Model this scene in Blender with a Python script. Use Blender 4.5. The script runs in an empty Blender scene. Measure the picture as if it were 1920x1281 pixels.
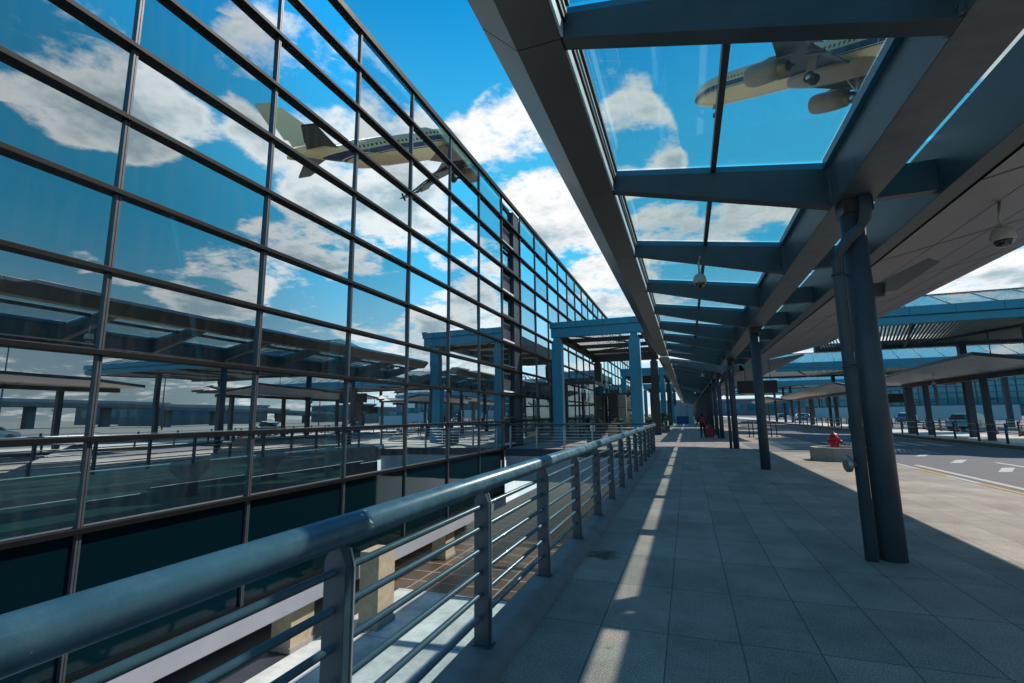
import bpy, bmesh, math, random
from mathutils import Vector, Matrix
random.seed(7)
PI = math.pi
S = bpy.context.scene
COL = S.collection

# ------------------------------------------------------------------ camera
CZ = 1.566
F0, YAW, PITCH, ROLL = 904.96, .34345273, .152256693, -.0116310443
def axes():
    cy, sy, cp, sp = math.cos(YAW), math.sin(YAW), math.cos(PITCH), math.sin(PITCH)
    f = Vector((-sy*cp, cy*cp, sp)); r = Vector((cy, sy, 0)); u = r.cross(f)
    cr, sr = math.cos(ROLL), math.sin(ROLL)
    return cr*r+sr*u, -sr*r+cr*u, f
R_, U_, F_ = axes()
cam = bpy.data.cameras.new('camera'); co = bpy.data.objects.new('camera', cam); COL.objects.link(co)
m = Matrix((R_, U_, -F_)).transposed().to_4x4(); m.translation = Vector((0, 0, CZ)); co.matrix_world = m
cam.sensor_width = 36; cam.lens = F0/1920*36; cam.clip_start = .05; cam.clip_end = 6000
S.camera = co
def ray(x, y):                                # direction through a pixel of the 1920 px photograph
    return (F_*F0+R_*(x-960)-U_*(y-640.5)).normalized()

# ------------------------------------------------------------------ world, sun, exposure
SUN = Vector((.72, .60, 1)).normalized()
W = bpy.data.worlds.new('World'); S.world = W; W.use_nodes = True
nt = W.node_tree; N = nt.nodes; L = nt.links; N.clear()
def nd(nodes, t, **k):
    n = nodes.new(t)
    for a, v in k.items():
        if a.startswith('i_'): n.inputs[a[2:].replace('_', ' ')].default_value = v
        else: setattr(n, a, v)
    return n
sky = nd(N, 'ShaderNodeTexSky', sky_type='NISHITA', sun_disc=False)
sky.sun_elevation = math.asin(SUN.z); sky.sun_rotation = math.atan2(SUN.x, SUN.y)
sky.air_density = 1.0; sky.dust_density = .0; sky.ozone_density = 2.5
geo = nd(N, 'ShaderNodeTexCoord')
def vm(op, a, b=None):
    n = nd(N, 'ShaderNodeVectorMath', operation=op)
    for i, v in enumerate((a, b)):
        if v is None: continue
        if hasattr(v, 'is_linked'): L.new(v, n.inputs[i])
        else: n.inputs[i].default_value = v
    return n.outputs['Value'] if op in ('DOT_PRODUCT', 'LENGTH') else n.outputs['Vector']
def mt(op, a, b=0, c=None, clamp=False):
    n = nd(N, 'ShaderNodeMath', operation=op, use_clamp=clamp)
    for i, v in enumerate((a, b, c)):
        if v is None: continue
        if hasattr(v, 'is_linked'): L.new(v, n.inputs[i])
        else: n.inputs[i].default_value = v
    return n.outputs[0]
D = geo.outputs['Generated']
nrm = vm('NORMALIZE', D)
sep = nd(N, 'ShaderNodeSeparateXYZ'); L.new(nrm, sep.inputs[0])
zc = mt('MAXIMUM', sep.outputs['Z'], 0.0)
den = mt('ADD', zc, .16)
cmb = nd(N, 'ShaderNodeCombineXYZ')
L.new(mt('DIVIDE', sep.outputs['X'], den), cmb.inputs[0]); L.new(mt('DIVIDE', sep.outputs['Y'], den), cmb.inputs[1])
P2 = cmb.outputs[0]
def noise(vec, sc, det=8, rough=.55, off=(0, 0, 0)):
    n = nd(N, 'ShaderNodeTexNoise'); n.inputs['Scale'].default_value = sc; n.inputs['Detail'].default_value = det
    n.inputs['Roughness'].default_value = rough
    L.new(vm('ADD', vec, off), n.inputs['Vector']); return n.outputs['Fac']
n1 = noise(P2, 2.3, 12, .60, (3.1, 7.7, 0))
# where the photograph has its clouds: x, y, radius (deg), weight; M = seen in the glass facade
CL = [(985, 190, 4, .20), (960, 270, 4, .22), (1000, 330, 5, .28), (1010, 400, 5, .28), (940, 200, 3.5, .2), (975, 240, 5, .26), (1060, 390, 4, .20), (890, 240, 4, .22), (860, 310, 4, .2), (910, 330, 4, .2),
      (1120, 490, 5, .26), (1080, 440, 4, .22), (1050, 470, 4, .22), (1170, 560, 5, .26), (740, 30, 3.2, .13), (790, 40, 2.4, .08),
      (1185, 265, 5, .42), (1215, 290, 4, .34), (1165, 300, 4, .3), (1245, 430, 3.6, .28), (1220, 440, 2.4, .15), (1390, 430, 4, .28), (1440, 410, 4, .26), (1480, 400, 3, .2),
      (1830, 585, 5, .2), (1900, 545, 6, .22), (1750, 610, 5, .2), (1470, 180, 2.2, .09), (1600, 200, 3, .13), (1000, 110, 3, .12)]
CM = [(30, 60, 6, .20), (110, 110, 6, .20), (190, 170, 6, .20), (250, 220, 5, .22), (300, 240, 4, .22), (110, 210, 5, .18), (40, 190, 5, .16), (190, 270, 4, .16), (290, 310, 3, .16),
      (470, 60, 4, .18), (520, 100, 4, .18), (450, 120, 3.5, .18), (560, 170, 5, .22), (620, 130, 5, .22), (470, 200, 4.5, .2), (600, 240, 5, .22), (540, 310, 4, .18), (640, 320, 4, .2), (700, 190, 5, .2), (740, 260, 5, .2), (800, 240, 4, .2), (860, 270, 4, .18), (700, 350, 4, .16), (770, 350, 4, .16),
      (560, 410, 3.5, .2), (620, 440, 4, .22), (580, 490, 4, .2), (680, 470, 4, .2), (440, 435, 2.6, .16), (350, 435, 2.4, .13), (520, 460, 2.2, .12), (830, 450, 4, .2), (890, 500, 4, .2), (780, 420, 4, .18), (870, 390, 4, .18),
      (210, 480, 3.2, .2), (290, 490, 3.6, .22), (350, 510, 4, .24), (420, 530, 3.8, .22), (470, 560, 3, .18), (120, 470, 2.4, .14), (570, 580, 2, .14), (670, 615, 2.5, .16), (780, 605, 3, .15), (870, 590, 4, .2)]
CN = [(850, 90, 9, -.20), (1330, 190, 5, -.18), (1500, 290, 9, -.16), (1400, 250, 7, -.14), (1450, 120, 8, -.12), (1400, 330, 4, -.05)]
CNM = [(70, 390, 11, -.22), (300, 380, 6, -.2), (400, 330, 5, -.12), (380, 60, 6, -.12), (400, 480, 3.5, -.1), (600, 560, 5, -.12), (130, 330, 6, -.12), (650, 390, 3, -.08), (330, 170, 4, -.08)]
acc = None
for lst, mir in ((CL, 0), (CM, 1), (CN, 0), (CNM, 1)):
    for x, y, rad, wgt in lst:
        d = ray(x, y)
        if mir: d.x = -d.x
        dt = vm('DOT_PRODUCT', nrm, tuple(d))
        mr = nd(N, 'ShaderNodeMapRange', interpolation_type='SMOOTHERSTEP')
        mr.inputs['From Min'].default_value = math.cos(math.radians(rad*1.35)); mr.inputs['From Max'].default_value = math.cos(math.radians(rad*.1))
        mr.inputs['To Max'].default_value = wgt; L.new(dt, mr.inputs['Value'])
        acc = mr.outputs[0] if acc is None else mt('ADD', acc, mr.outputs[0])
hz = nd(N, 'ShaderNodeMapRange'); hz.inputs['From Min'].default_value = .30; hz.inputs['From Max'].default_value = .02
hz.inputs['To Max'].default_value = .12; L.new(zc, hz.inputs['Value'])
acc = mt('MINIMUM', acc, .26)
n3 = noise(P2, 8.5, 8, .62, (1.1, 5.2, 2.2))
dens = mt('ADD', mt('ADD', mt('ADD', mt('MULTIPLY', mt('SUBTRACT', n1, .5), 1.75), mt('MULTIPLY', mt('SUBTRACT', n3, .5), .45)), mt('ADD', acc, .455)), hz.outputs[0])
cov = nd(N, 'ShaderNodeMapRange', interpolation_type='SMOOTHSTEP')
cov.inputs['From Min'].default_value = .565; cov.inputs['From Max'].default_value = .76; L.new(dens, cov.inputs['Value'])
core = nd(N, 'ShaderNodeMapRange', interpolation_type='SMOOTHSTEP')
n2 = noise(P2, 2.3, 6, .6, (9.3, 1.7, 4.))
core.inputs['From Min'].default_value = .70; core.inputs['From Max'].default_value = .94
L.new(mt('ADD', mt('MULTIPLY', dens, .62), mt('MULTIPLY', n2, .55)), core.inputs['Value'])
ccol = nd(N, 'ShaderNodeMix', data_type='RGBA'); ccol.inputs[6].default_value = (1.0, 1.0, 1.0, 1); ccol.inputs[7].default_value = (.40, .54, .62, 1)
L.new(core.outputs[0], ccol.inputs[0])
skm = nd(N, 'ShaderNodeMix', data_type='RGBA', blend_type='MULTIPLY'); skm.inputs[0].default_value = 1
skm.inputs[7].default_value = (.003, .165, .215, 1); L.new(sky.outputs[0], skm.inputs[6])
hm = nd(N, 'ShaderNodeMapRange', interpolation_type='SMOOTHSTEP'); hm.inputs['From Min'].default_value = .34; hm.inputs['From Max'].default_value = .0
hm.inputs['To Max'].default_value = .9; L.new(zc, hm.inputs['Value'])
hmix = nd(N, 'ShaderNodeMix', data_type='RGBA'); hmix.inputs[7].default_value = (.74, .88, .93, 1)
L.new(hm.outputs[0], hmix.inputs[0])
c1 = nd(N, 'ShaderNodeMapRange', interpolation_type='SMOOTHSTEP'); c1.inputs['From Min'].default_value = .76; c1.inputs['From Max'].default_value = .40
c1.inputs['To Max'].default_value = .8; L.new(zc, c1.inputs['Value'])
cmix = nd(N, 'ShaderNodeMix', data_type='RGBA'); cmix.inputs[7].default_value = (.09, .58, .88, 1)
L.new(c1.outputs[0], cmix.inputs[0]); L.new(skm.outputs[2], cmix.inputs[6]); L.new(cmix.outputs[2], hmix.inputs[6])
dk = nd(N, 'ShaderNodeMapRange', interpolation_type='SMOOTHSTEP'); dk.inputs['From Min'].default_value = .42; dk.inputs['From Max'].default_value = .88
dk.inputs['To Min'].default_value = 1; dk.inputs['To Max'].default_value = .34; L.new(sep.outputs['X'], dk.inputs['Value'])
dkv = nd(N, 'ShaderNodeVectorMath', operation='SCALE'); L.new(hmix.outputs[2], dkv.inputs[0]); L.new(dk.outputs[0], dkv.inputs['Scale'])
dkc = nd(N, 'ShaderNodeMapRange'); dkc.inputs['From Min'].default_value = .3; dkc.inputs['From Max'].default_value = 1; dkc.inputs['To Min'].default_value = .62; L.new(dk.outputs[0], dkc.inputs['Value'])
ccv = nd(N, 'ShaderNodeVectorMath', operation='SCALE'); L.new(ccol.outputs[2], ccv.inputs[0]); L.new(dkc.outputs[0], ccv.inputs['Scale'])
fin = nd(N, 'ShaderNodeMix', data_type='RGBA'); L.new(cov.outputs[0], fin.inputs[0]); L.new(dkv.outputs[0], fin.inputs[6]); L.new(ccv.outputs[0], fin.inputs[7])
bg = nd(N, 'ShaderNodeBackground'); bg.inputs['Strength'].default_value = 1.0
L.new(fin.outputs[2], bg.inputs['Color']); wo = nd(N, 'ShaderNodeOutputWorld'); L.new(bg.outputs[0], wo.inputs[0])

sl = bpy.data.lights.new('sun', 'SUN'); sl.energy = 4.8; sl.angle = math.radians(.5); sl.color = (1, .95, .86)
so = bpy.data.objects.new('sun', sl); COL.objects.link(so); so.rotation_euler = SUN.to_track_quat('Z', 'Y').to_euler()
S.view_settings.view_transform = 'Standard'; S.view_settings.look = 'None'; S.view_settings.gamma = 1; S.view_settings.exposure = 0
cy = S.cycles; cy.use_denoising = True; cy.max_bounces = 8; cy.diffuse_bounces = 3; cy.glossy_bounces = 5; cy.transparent_max_bounces = 24
cy.blur_glossy = .0; cy.sample_clamp_indirect = 6

# ------------------------------------------------------------------ materials
def mat(name, col, rough=.5, metal=0, var=0, vscale=3, bump=0, bscale=40, col2=None, coat=0, spec=.5, streak=None):
    m = bpy.data.materials.new(name); m.use_nodes = True; t = m.node_tree; b = t.nodes['Principled BSDF']
    b.inputs['Base Color'].default_value = (*col, 1); b.inputs['Roughness'].default_value = rough; b.inputs['Metallic'].default_value = metal
    b.inputs['Specular IOR Level'].default_value = spec; b.inputs['Coat Weight'].default_value = coat
    tc = t.nodes.new('ShaderNodeTexCoord')
    if var or col2:
        mp = t.nodes.new('ShaderNodeMapping'); t.links.new(tc.outputs['Object'], mp.inputs[0])
        if streak: mp.inputs['Scale'].default_value = streak
        n = t.nodes.new('ShaderNodeTexNoise'); n.inputs['Scale'].default_value = vscale; n.inputs['Detail'].default_value = 7; n.inputs['Roughness'].default_value = .65
        t.links.new(mp.outputs[0], n.inputs['Vector'])
        r = t.nodes.new('ShaderNodeValToRGB'); r.color_ramp.elements[0].position = .3; r.color_ramp.elements[1].position = .7
        c2 = col2 or tuple(min(1, c*(1+var)) for c in col); c1 = col if col2 else tuple(c*(1-var) for c in col)
        r.color_ramp.elements[0].color = (*c1, 1); r.color_ramp.elements[1].color = (*c2, 1)
        t.links.new(n.outputs['Fac'], r.inputs[0]); t.links.new(r.outputs[0], b.inputs['Base Color'])
        mr = t.nodes.new('ShaderNodeMapRange'); mr.inputs['To Min'].default_value = rough*.8; mr.inputs['To Max'].default_value = min(1, rough*1.25)
        t.links.new(n.outputs['Fac'], mr.inputs[0]); t.links.new(mr.outputs[0], b.inputs['Roughness'])
    if bump:
        n = t.nodes.new('ShaderNodeTexNoise'); n.inputs['Scale'].default_value = bscale; n.inputs['Detail'].default_value = 4
        t.links.new(tc.outputs['Object'], n.inputs['Vector'])
        bp = t.nodes.new('ShaderNodeBump'); bp.inputs['Strength'].default_value = bump; bp.inputs['Distance'].default_value = .01
        t.links.new(n.outputs['Fac'], bp.inputs['Height']); t.links.new(bp.outputs[0], b.inputs['Normal'])
    return m
def nodes_of(m): t = m.node_tree; return t, t.nodes, t.links, t.nodes['Principled BSDF']

M = {}
M['steel'] = mat('painted_steel', (.038, .058, .064), .42, 0, .28, 1.6, .04, 60)
M['steel_b'] = mat('weathered_beam_paint', (.030, .046, .052), .42, 0, 0, 2.2, .05, 50, col2=(.085, .125, .145), streak=(1, 1.6, .35))
M['frame_blue'] = mat('glazing_frame_paint', (.03, .17, .26), .4, 0, .15, 2)
M['column'] = mat('column_paint', (.055, .075, .095), .5, 0, .18, 2.2, .03, 80, spec=.35)
M['gutter'] = mat('gutter_cladding', (.145, .12, .10), .34, .35, .1, .7)
M['pale'] = mat('pale_aluminium', (.55, .62, .64), .4, .1, .08, 4)
M['dark'] = mat('dark_gasket', (.012, .013, .015), .5)
M['soffit'] = mat('soffit_panel', (.23, .21, .205), .42, .1, .12, .8)
M['rail'] = mat('handrail_paint', (.04, .085, .11), .3, 0, .2, 5, .06, 120, coat=.3)
M['post'] = mat('post_paint', (.025, .045, .065), .42, 0, .2, 6, .05, 90)
M['edge'] = mat('bare_edge', (.35, .37, .38), .4, .5, .1, 9)
M['blue'] = mat('blue_cladding', (.002, .20, .30), .38, 0, .14, 1.3, .02, 30)
M['brown'] = mat('dark_bronze_steel', (.045, .038, .036), .45, 0, .2, 2)
M['slat'] = mat('slat_aluminium', (.42, .38, .33), .45, .2, .1, 3)
M['transom'] = mat('transom_bronze', (.006, .005, .005), .5, 0, .2, 3, 0, spec=.18)
M['mullion'] = mat('mullion_aluminium', (.07, .076, .086), .45, .3, .12, 5)
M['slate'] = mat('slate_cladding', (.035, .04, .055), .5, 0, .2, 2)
M['white'] = mat('white_paint', (.72, .73, .72), .5, 0, .08, 2)
M['conc'] = mat('concrete', (.30, .28, .255), .8, 0, .18, 6, .25, 60)
M['ledge'] = mat('curb_concrete', (.20, .18, .17), .75, 0, .25, 3.5, .2, 50)
M['lowfloor'] = mat('lower_terrace', (.62, .63, .60), .8, 0, .1, 1.2, .1, 20)
M['fascia'] = mat('pale_fascia', (.36, .36, .40), .5, .1, .07, 1.5)
M['rubber'] = mat('black_rubber', (.01, .01, .01), .6)
M['red'] = mat('hydrant_red', (.42, .008, .02), .4, 0, .15, 14, coat=.3)
M['chrome'] = mat('worn_metal', (.35, .33, .30), .4, .8, .3, 20)
M['camera'] = mat('camera_housing', (.42, .39, .33), .45, 0, .08, 9)
M['dome'] = mat('smoked_dome', (.02, .02, .022), .06, 0, coat=1)
M['sign'] = mat('dark_sign_back', (.02, .014, .018), .5, 0, .1, 3)
M['asphalt'] = mat('asphalt', (.115, .105, .112), .8, 0, .22, 1.3, .35, 90)
M['mark'] = mat('road_paint', (.42, .41, .38), .7, 0, .2, 7)
M['yellow'] = mat('yellow_paint', (.42, .25, .04), .7, 0, .2, 8)
M['kerbpaint'] = mat('kerb_stone', (.16, .11, .07), .8, 0, .25, 3)

M['teal'] = mat('teal_glazing', (.01, .15, .22), .12, .3, .2, .4)
M['skin'] = mat('skin', (.30, .17, .11), .5)
M['hair'] = mat('black_hair', (.008, .007, .007), .4)
M['cloth'] = mat('dark_clothing', (.018, .010, .012), .8)
M['pack'] = mat('red_fabric', (.30, .008, .02), .7, 0, .2, 20)
M['leaf'] = mat('leaf', (.04, .085, .012), .5, 0, 0, 3, col2=(.11, .16, .02))
M['bark'] = mat('bark', (.06, .045, .03), .9)
M['bluebarrier'] = mat('blue_barrier', (.01, .06, .20), .5)
M['orange'] = mat('cone_orange', (.35, .05, .01), .6)
M['far'] = mat('far_concrete', (.10, .12, .135), .8, 0, .1, .1)
M['farroof'] = mat('far_roof', (.20, .24, .27), .6)
M['hoard'] = mat('hoarding', (.25, .40, .47), .5, 0, .05, .4)

def glass_mat(name, tint, refl, dirt):
    m = bpy.data.materials.new(name); m.use_nodes = True; t = m.node_tree; n = t.nodes; n.clear(); l = t.links
    out = n.new('ShaderNodeOutputMaterial'); tr = n.new('ShaderNodeBsdfTransparent'); tr.inputs[0].default_value = (*tint, 1)
    gl = n.new('ShaderNodeBsdfGlossy'); gl.inputs['Roughness'].default_value = .0
    df = n.new('ShaderNodeBsdfDiffuse'); df.inputs[0].default_value = (.55, .6, .6, 1)
    lw = n.new('ShaderNodeLayerWeight'); lw.inputs['Blend'].default_value = .25
    mr = n.new('ShaderNodeMapRange'); mr.inputs['To Min'].default_value = refl; mr.inputs['To Max'].default_value = .45; l.new(lw.outputs['Fresnel'], mr.inputs[0])
    tc = n.new('ShaderNodeTexCoord'); mp = n.new('ShaderNodeMapping'); mp.inputs['Scale'].default_value = (1, .35, 1)
    l.new(tc.outputs['Object'], mp.inputs[0]); ns = n.new('ShaderNodeTexNoise'); ns.inputs['Scale'].default_value = 5; ns.inputs['Detail'].default_value = 8
    l.new(mp.outputs[0], ns.inputs[0]); m2 = n.new('ShaderNodeMapRange'); m2.inputs['From Min'].default_value = .4; m2.inputs['From Max'].default_value = .8
    m2.inputs['To Min'].default_value = dirt*.3; m2.inputs['To Max'].default_value = dirt*2.2; l.new(ns.outputs[0], m2.inputs[0])
    a = n.new('ShaderNodeMixShader'); l.new(m2.outputs[0], a.inputs[0]); l.new(tr.outputs[0], a.inputs[1]); l.new(df.outputs[0], a.inputs[2])
    b = n.new('ShaderNodeMixShader'); l.new(mr.outputs[0], b.inputs[0]); l.new(a.outputs[0], b.inputs[1]); l.new(gl.outputs[0], b.inputs[2])
    l.new(b.outputs[0], out.inputs[0]); return m
M['glass'] = glass_mat('roof_glass', (.93, 1.0, 1.0), .01, .012)
M['roofglass'] = glass_mat('pale_roof_glazing', (.45, .62, .66), .25, .14)
M['clear'] = glass_mat('vestibule_glass', (.35, .45, .45), .25, .03)

# mirror facade glass
m = bpy.data.materials.new('mirror_glass'); m.use_nodes = True; t = m.node_tree; n = t.nodes; n.clear(); l = t.links; M['mirror'] = m
out = n.new('ShaderNodeOutputMaterial'); df = n.new('ShaderNodeBsdfTransparent'); df.inputs[0].default_value = (.34, .72, .66, 1)
gl = n.new('ShaderNodeBsdfGlossy'); gl.inputs[0].default_value = (.88, .97, 1, 1); gl.inputs['Roughness'].default_value = .0
lw = n.new('ShaderNodeLayerWeight'); lw.inputs['Blend'].default_value = .35
mr = n.new('ShaderNodeMapRange'); mr.inputs['To Min'].default_value = .70; mr.inputs['To Max'].default_value = 1.0; l.new(lw.outputs['Fresnel'], mr.inputs[0])
tc = n.new('ShaderNodeTexCoord'); ns = n.new('ShaderNodeTexNoise'); ns.inputs['Scale'].default_value = .55; ns.inputs['Detail'].default_value = 1; l.new(tc.outputs['Object'], ns.inputs[0])
bp = n.new('ShaderNodeBump'); bp.inputs['Strength'].default_value = .13; bp.inputs['Distance'].default_value = .01; l.new(ns.outputs[0], bp.inputs['Height']); l.new(bp.outputs[0], gl.inputs['Normal'])
b = n.new('ShaderNodeMixShader'); l.new(mr.outputs[0], b.inputs[0]); l.new(df.outputs[0], b.inputs[1]); l.new(gl.outputs[0], b.inputs[2])
mp = n.new('ShaderNodeMapping'); mp.inputs['Scale'].default_value = (1, 5, .5); l.new(tc.outputs['Object'], mp.inputs[0]); n5 = n.new('ShaderNodeTexNoise'); n5.inputs['Scale'].default_value = 1.2; n5.inputs['Detail'].default_value = 9; l.new(mp.outputs[0], n5.inputs[0])
m5 = n.new('ShaderNodeMapRange'); m5.inputs['From Min'].default_value = .45; m5.inputs['From Max'].default_value = .75; m5.inputs['To Min'].default_value = .004; m5.inputs['To Max'].default_value = .05; l.new(n5.outputs[0], m5.inputs[0])
d5 = n.new('ShaderNodeBsdfDiffuse'); d5.inputs[0].default_value = (.3, .3, .28, 1); b5 = n.new('ShaderNodeMixShader'); l.new(m5.outputs[0], b5.inputs[0]); l.new(b.outputs[0], b5.inputs[1]); l.new(d5.outputs[0], b5.inputs[2]); l.new(b5.outputs[0], out.inputs[0])

def tiles(name, base, w, h, speck, joint, rough=.75, off=0, ox=0, oy=0, stain=False):
    m = mat(name, base, rough); t, n, l, b = nodes_of(m)
    g = n.new('ShaderNodeNewGeometry'); mp = n.new('ShaderNodeMapping'); mp.inputs['Location'].default_value = (ox, oy, 0); l.new(g.outputs['Position'], mp.inputs[0])
    br = n.new('ShaderNodeTexBrick'); br.offset = off; br.inputs['Scale'].default_value = 1; br.inputs['Brick Width'].default_value = w; br.inputs['Row Height'].default_value = h
    br.inputs['Mortar Size'].default_value = joint; br.inputs['Mortar Smooth'].default_value = .3; br.inputs['Bias'].default_value = 0
    br.inputs['Color1'].default_value = (*[c*.84 for c in base], 1); br.inputs['Color2'].default_value = (*[c*1.14 for c in base], 1); br.inputs['Mortar'].default_value = (*[c*.22 for c in base], 1)
    l.new(mp.outputs[0], br.inputs[0])
    a = n.new('ShaderNodeTexNoise'); a.inputs['Scale'].default_value = 90; a.inputs['Detail'].default_value = 3; l.new(g.outputs['Position'], a.inputs[0])
    r1 = n.new('ShaderNodeMapRange'); r1.inputs['From Min'].default_value = .35; r1.inputs['From Max'].default_value = .65; r1.inputs['To Min'].default_value = 1-speck; r1.inputs['To Max'].default_value = 1+speck; l.new(a.outputs[0], r1.inputs[0])
    c = n.new('ShaderNodeTexNoise'); c.inputs['Scale'].default_value = 1.1; c.inputs['Detail'].default_value = 9; c.inputs['Roughness'].default_value = .7; l.new(g.outputs['Position'], c.inputs[0])
    r2 = n.new('ShaderNodeMapRange'); r2.inputs['From Min'].default_value = .3; r2.inputs['From Max'].default_value = .7; r2.inputs['To Min'].default_value = .60; r2.inputs['To Max'].default_value = 1.2; l.new(c.outputs[0], r2.inputs[0])
    mu = n.new('ShaderNodeMath'); mu.operation = 'MULTIPLY'; l.new(r1.outputs[0], mu.inputs[0]); l.new(r2.outputs[0], mu.inputs[1])
    vx = n.new('ShaderNodeVectorMath'); vx.operation = 'SCALE'; l.new(br.outputs['Color'], vx.inputs[0]); l.new(mu.outputs[0], vx.inputs['Scale'])
    res = vx.outputs[0]
    if stain:
        d = n.new('ShaderNodeVectorMath'); d.operation = 'DISTANCE'; d.inputs[1].default_value = stain
        c3 = n.new('ShaderNodeTexNoise'); c3.inputs['Scale'].default_value = 7; c3.inputs['Detail'].default_value = 6; l.new(g.outputs['Position'], c3.inputs[0])
        l.new(g.outputs['Position'], d.inputs[0]); ad = n.new('ShaderNodeMath'); ad.operation = 'MULTIPLY_ADD'; ad.inputs[1].default_value = .34; l.new(c3.outputs[0], ad.inputs[0]); l.new(d.outputs['Value'], ad.inputs[2])
        rr = n.new('ShaderNodeMapRange'); rr.inputs['From Min'].default_value = .38; rr.inputs['From Max'].default_value = .27; l.new(ad.outputs[0], rr.inputs[0])
        mx = n.new('ShaderNodeMix'); mx.data_type = 'RGBA'; mx.inputs[7].default_value = (.045, .038, .018, 1); l.new(rr.outputs[0], mx.inputs[0]); l.new(res, mx.inputs[6]); res = mx.outputs[2]
    vo = n.new('ShaderNodeTexVoronoi'); vo.inputs['Scale'].default_value = 2.6; vo.inputs['Randomness'].default_value = 1; l.new(g.outputs['Position'], vo.inputs[0])
    v1 = n.new('ShaderNodeMapRange'); v1.inputs['From Min'].default_value = .075; v1.inputs['From Max'].default_value = .05; v1.inputs['To Max'].default_value = .45; l.new(vo.outputs['Distance'], v1.inputs[0])
    sc_ = n.new('ShaderNodeTexNoise'); sc_.inputs['Scale'].default_value = .45; sc_.inputs['Detail'].default_value = 12; sc_.inputs['Roughness'].default_value = .8; l.new(g.outputs['Position'], sc_.inputs[0])
    s1 = n.new('ShaderNodeMapRange'); s1.inputs['From Min'].default_value = .52; s1.inputs['From Max'].default_value = .68; s1.inputs['To Max'].default_value = .42; l.new(sc_.outputs[0], s1.inputs[0])
    mxx = n.new('ShaderNodeMath'); mxx.operation = 'MAXIMUM'; l.new(v1.outputs[0], mxx.inputs[0]); l.new(s1.outputs[0], mxx.inputs[1])
    dm = n.new('ShaderNodeMix'); dm.data_type = 'RGBA'; dm.inputs[7].default_value = (*[c_*.38 for c_ in base], 1); l.new(mxx.outputs[0], dm.inputs[0]); l.new(res, dm.inputs[6]); res = dm.outputs[2]
    l.new(res, b.inputs['Base Color'])
    bp = n.new('ShaderNodeBump'); bp.inputs['Strength'].default_value = .25; bp.inputs['Distance'].default_value = .004
    hh = n.new('ShaderNodeMath'); hh.operation = 'SUBTRACT'; l.new(a.outputs[0], hh.inputs[0]); l.new(br.outputs['Fac'], hh.inputs[1])
    l.new(hh.outputs[0], bp.inputs['Height']); l.new(bp.outputs[0], b.inputs['Normal'])
    return m
M['paving'] = tiles('granite_paving', (.29, .245, .205), .48, .97, .42, .0048, .7, 0, .23, -3.9, stain=(-1.0, 5.75, 0))
M['pavers'] = tiles('grey_pavers', (.14, .14, .145), .22, .11, .2, .006, .8, .5)
M['browntile'] = tiles('brown_tiles', (.10, .06, .035), 1.4, .9, .1, .03, .4); M['browntile'].node_tree.nodes['Brick Texture'].inputs['Mortar'].default_value = (.35, .3, .25, 1)

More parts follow.
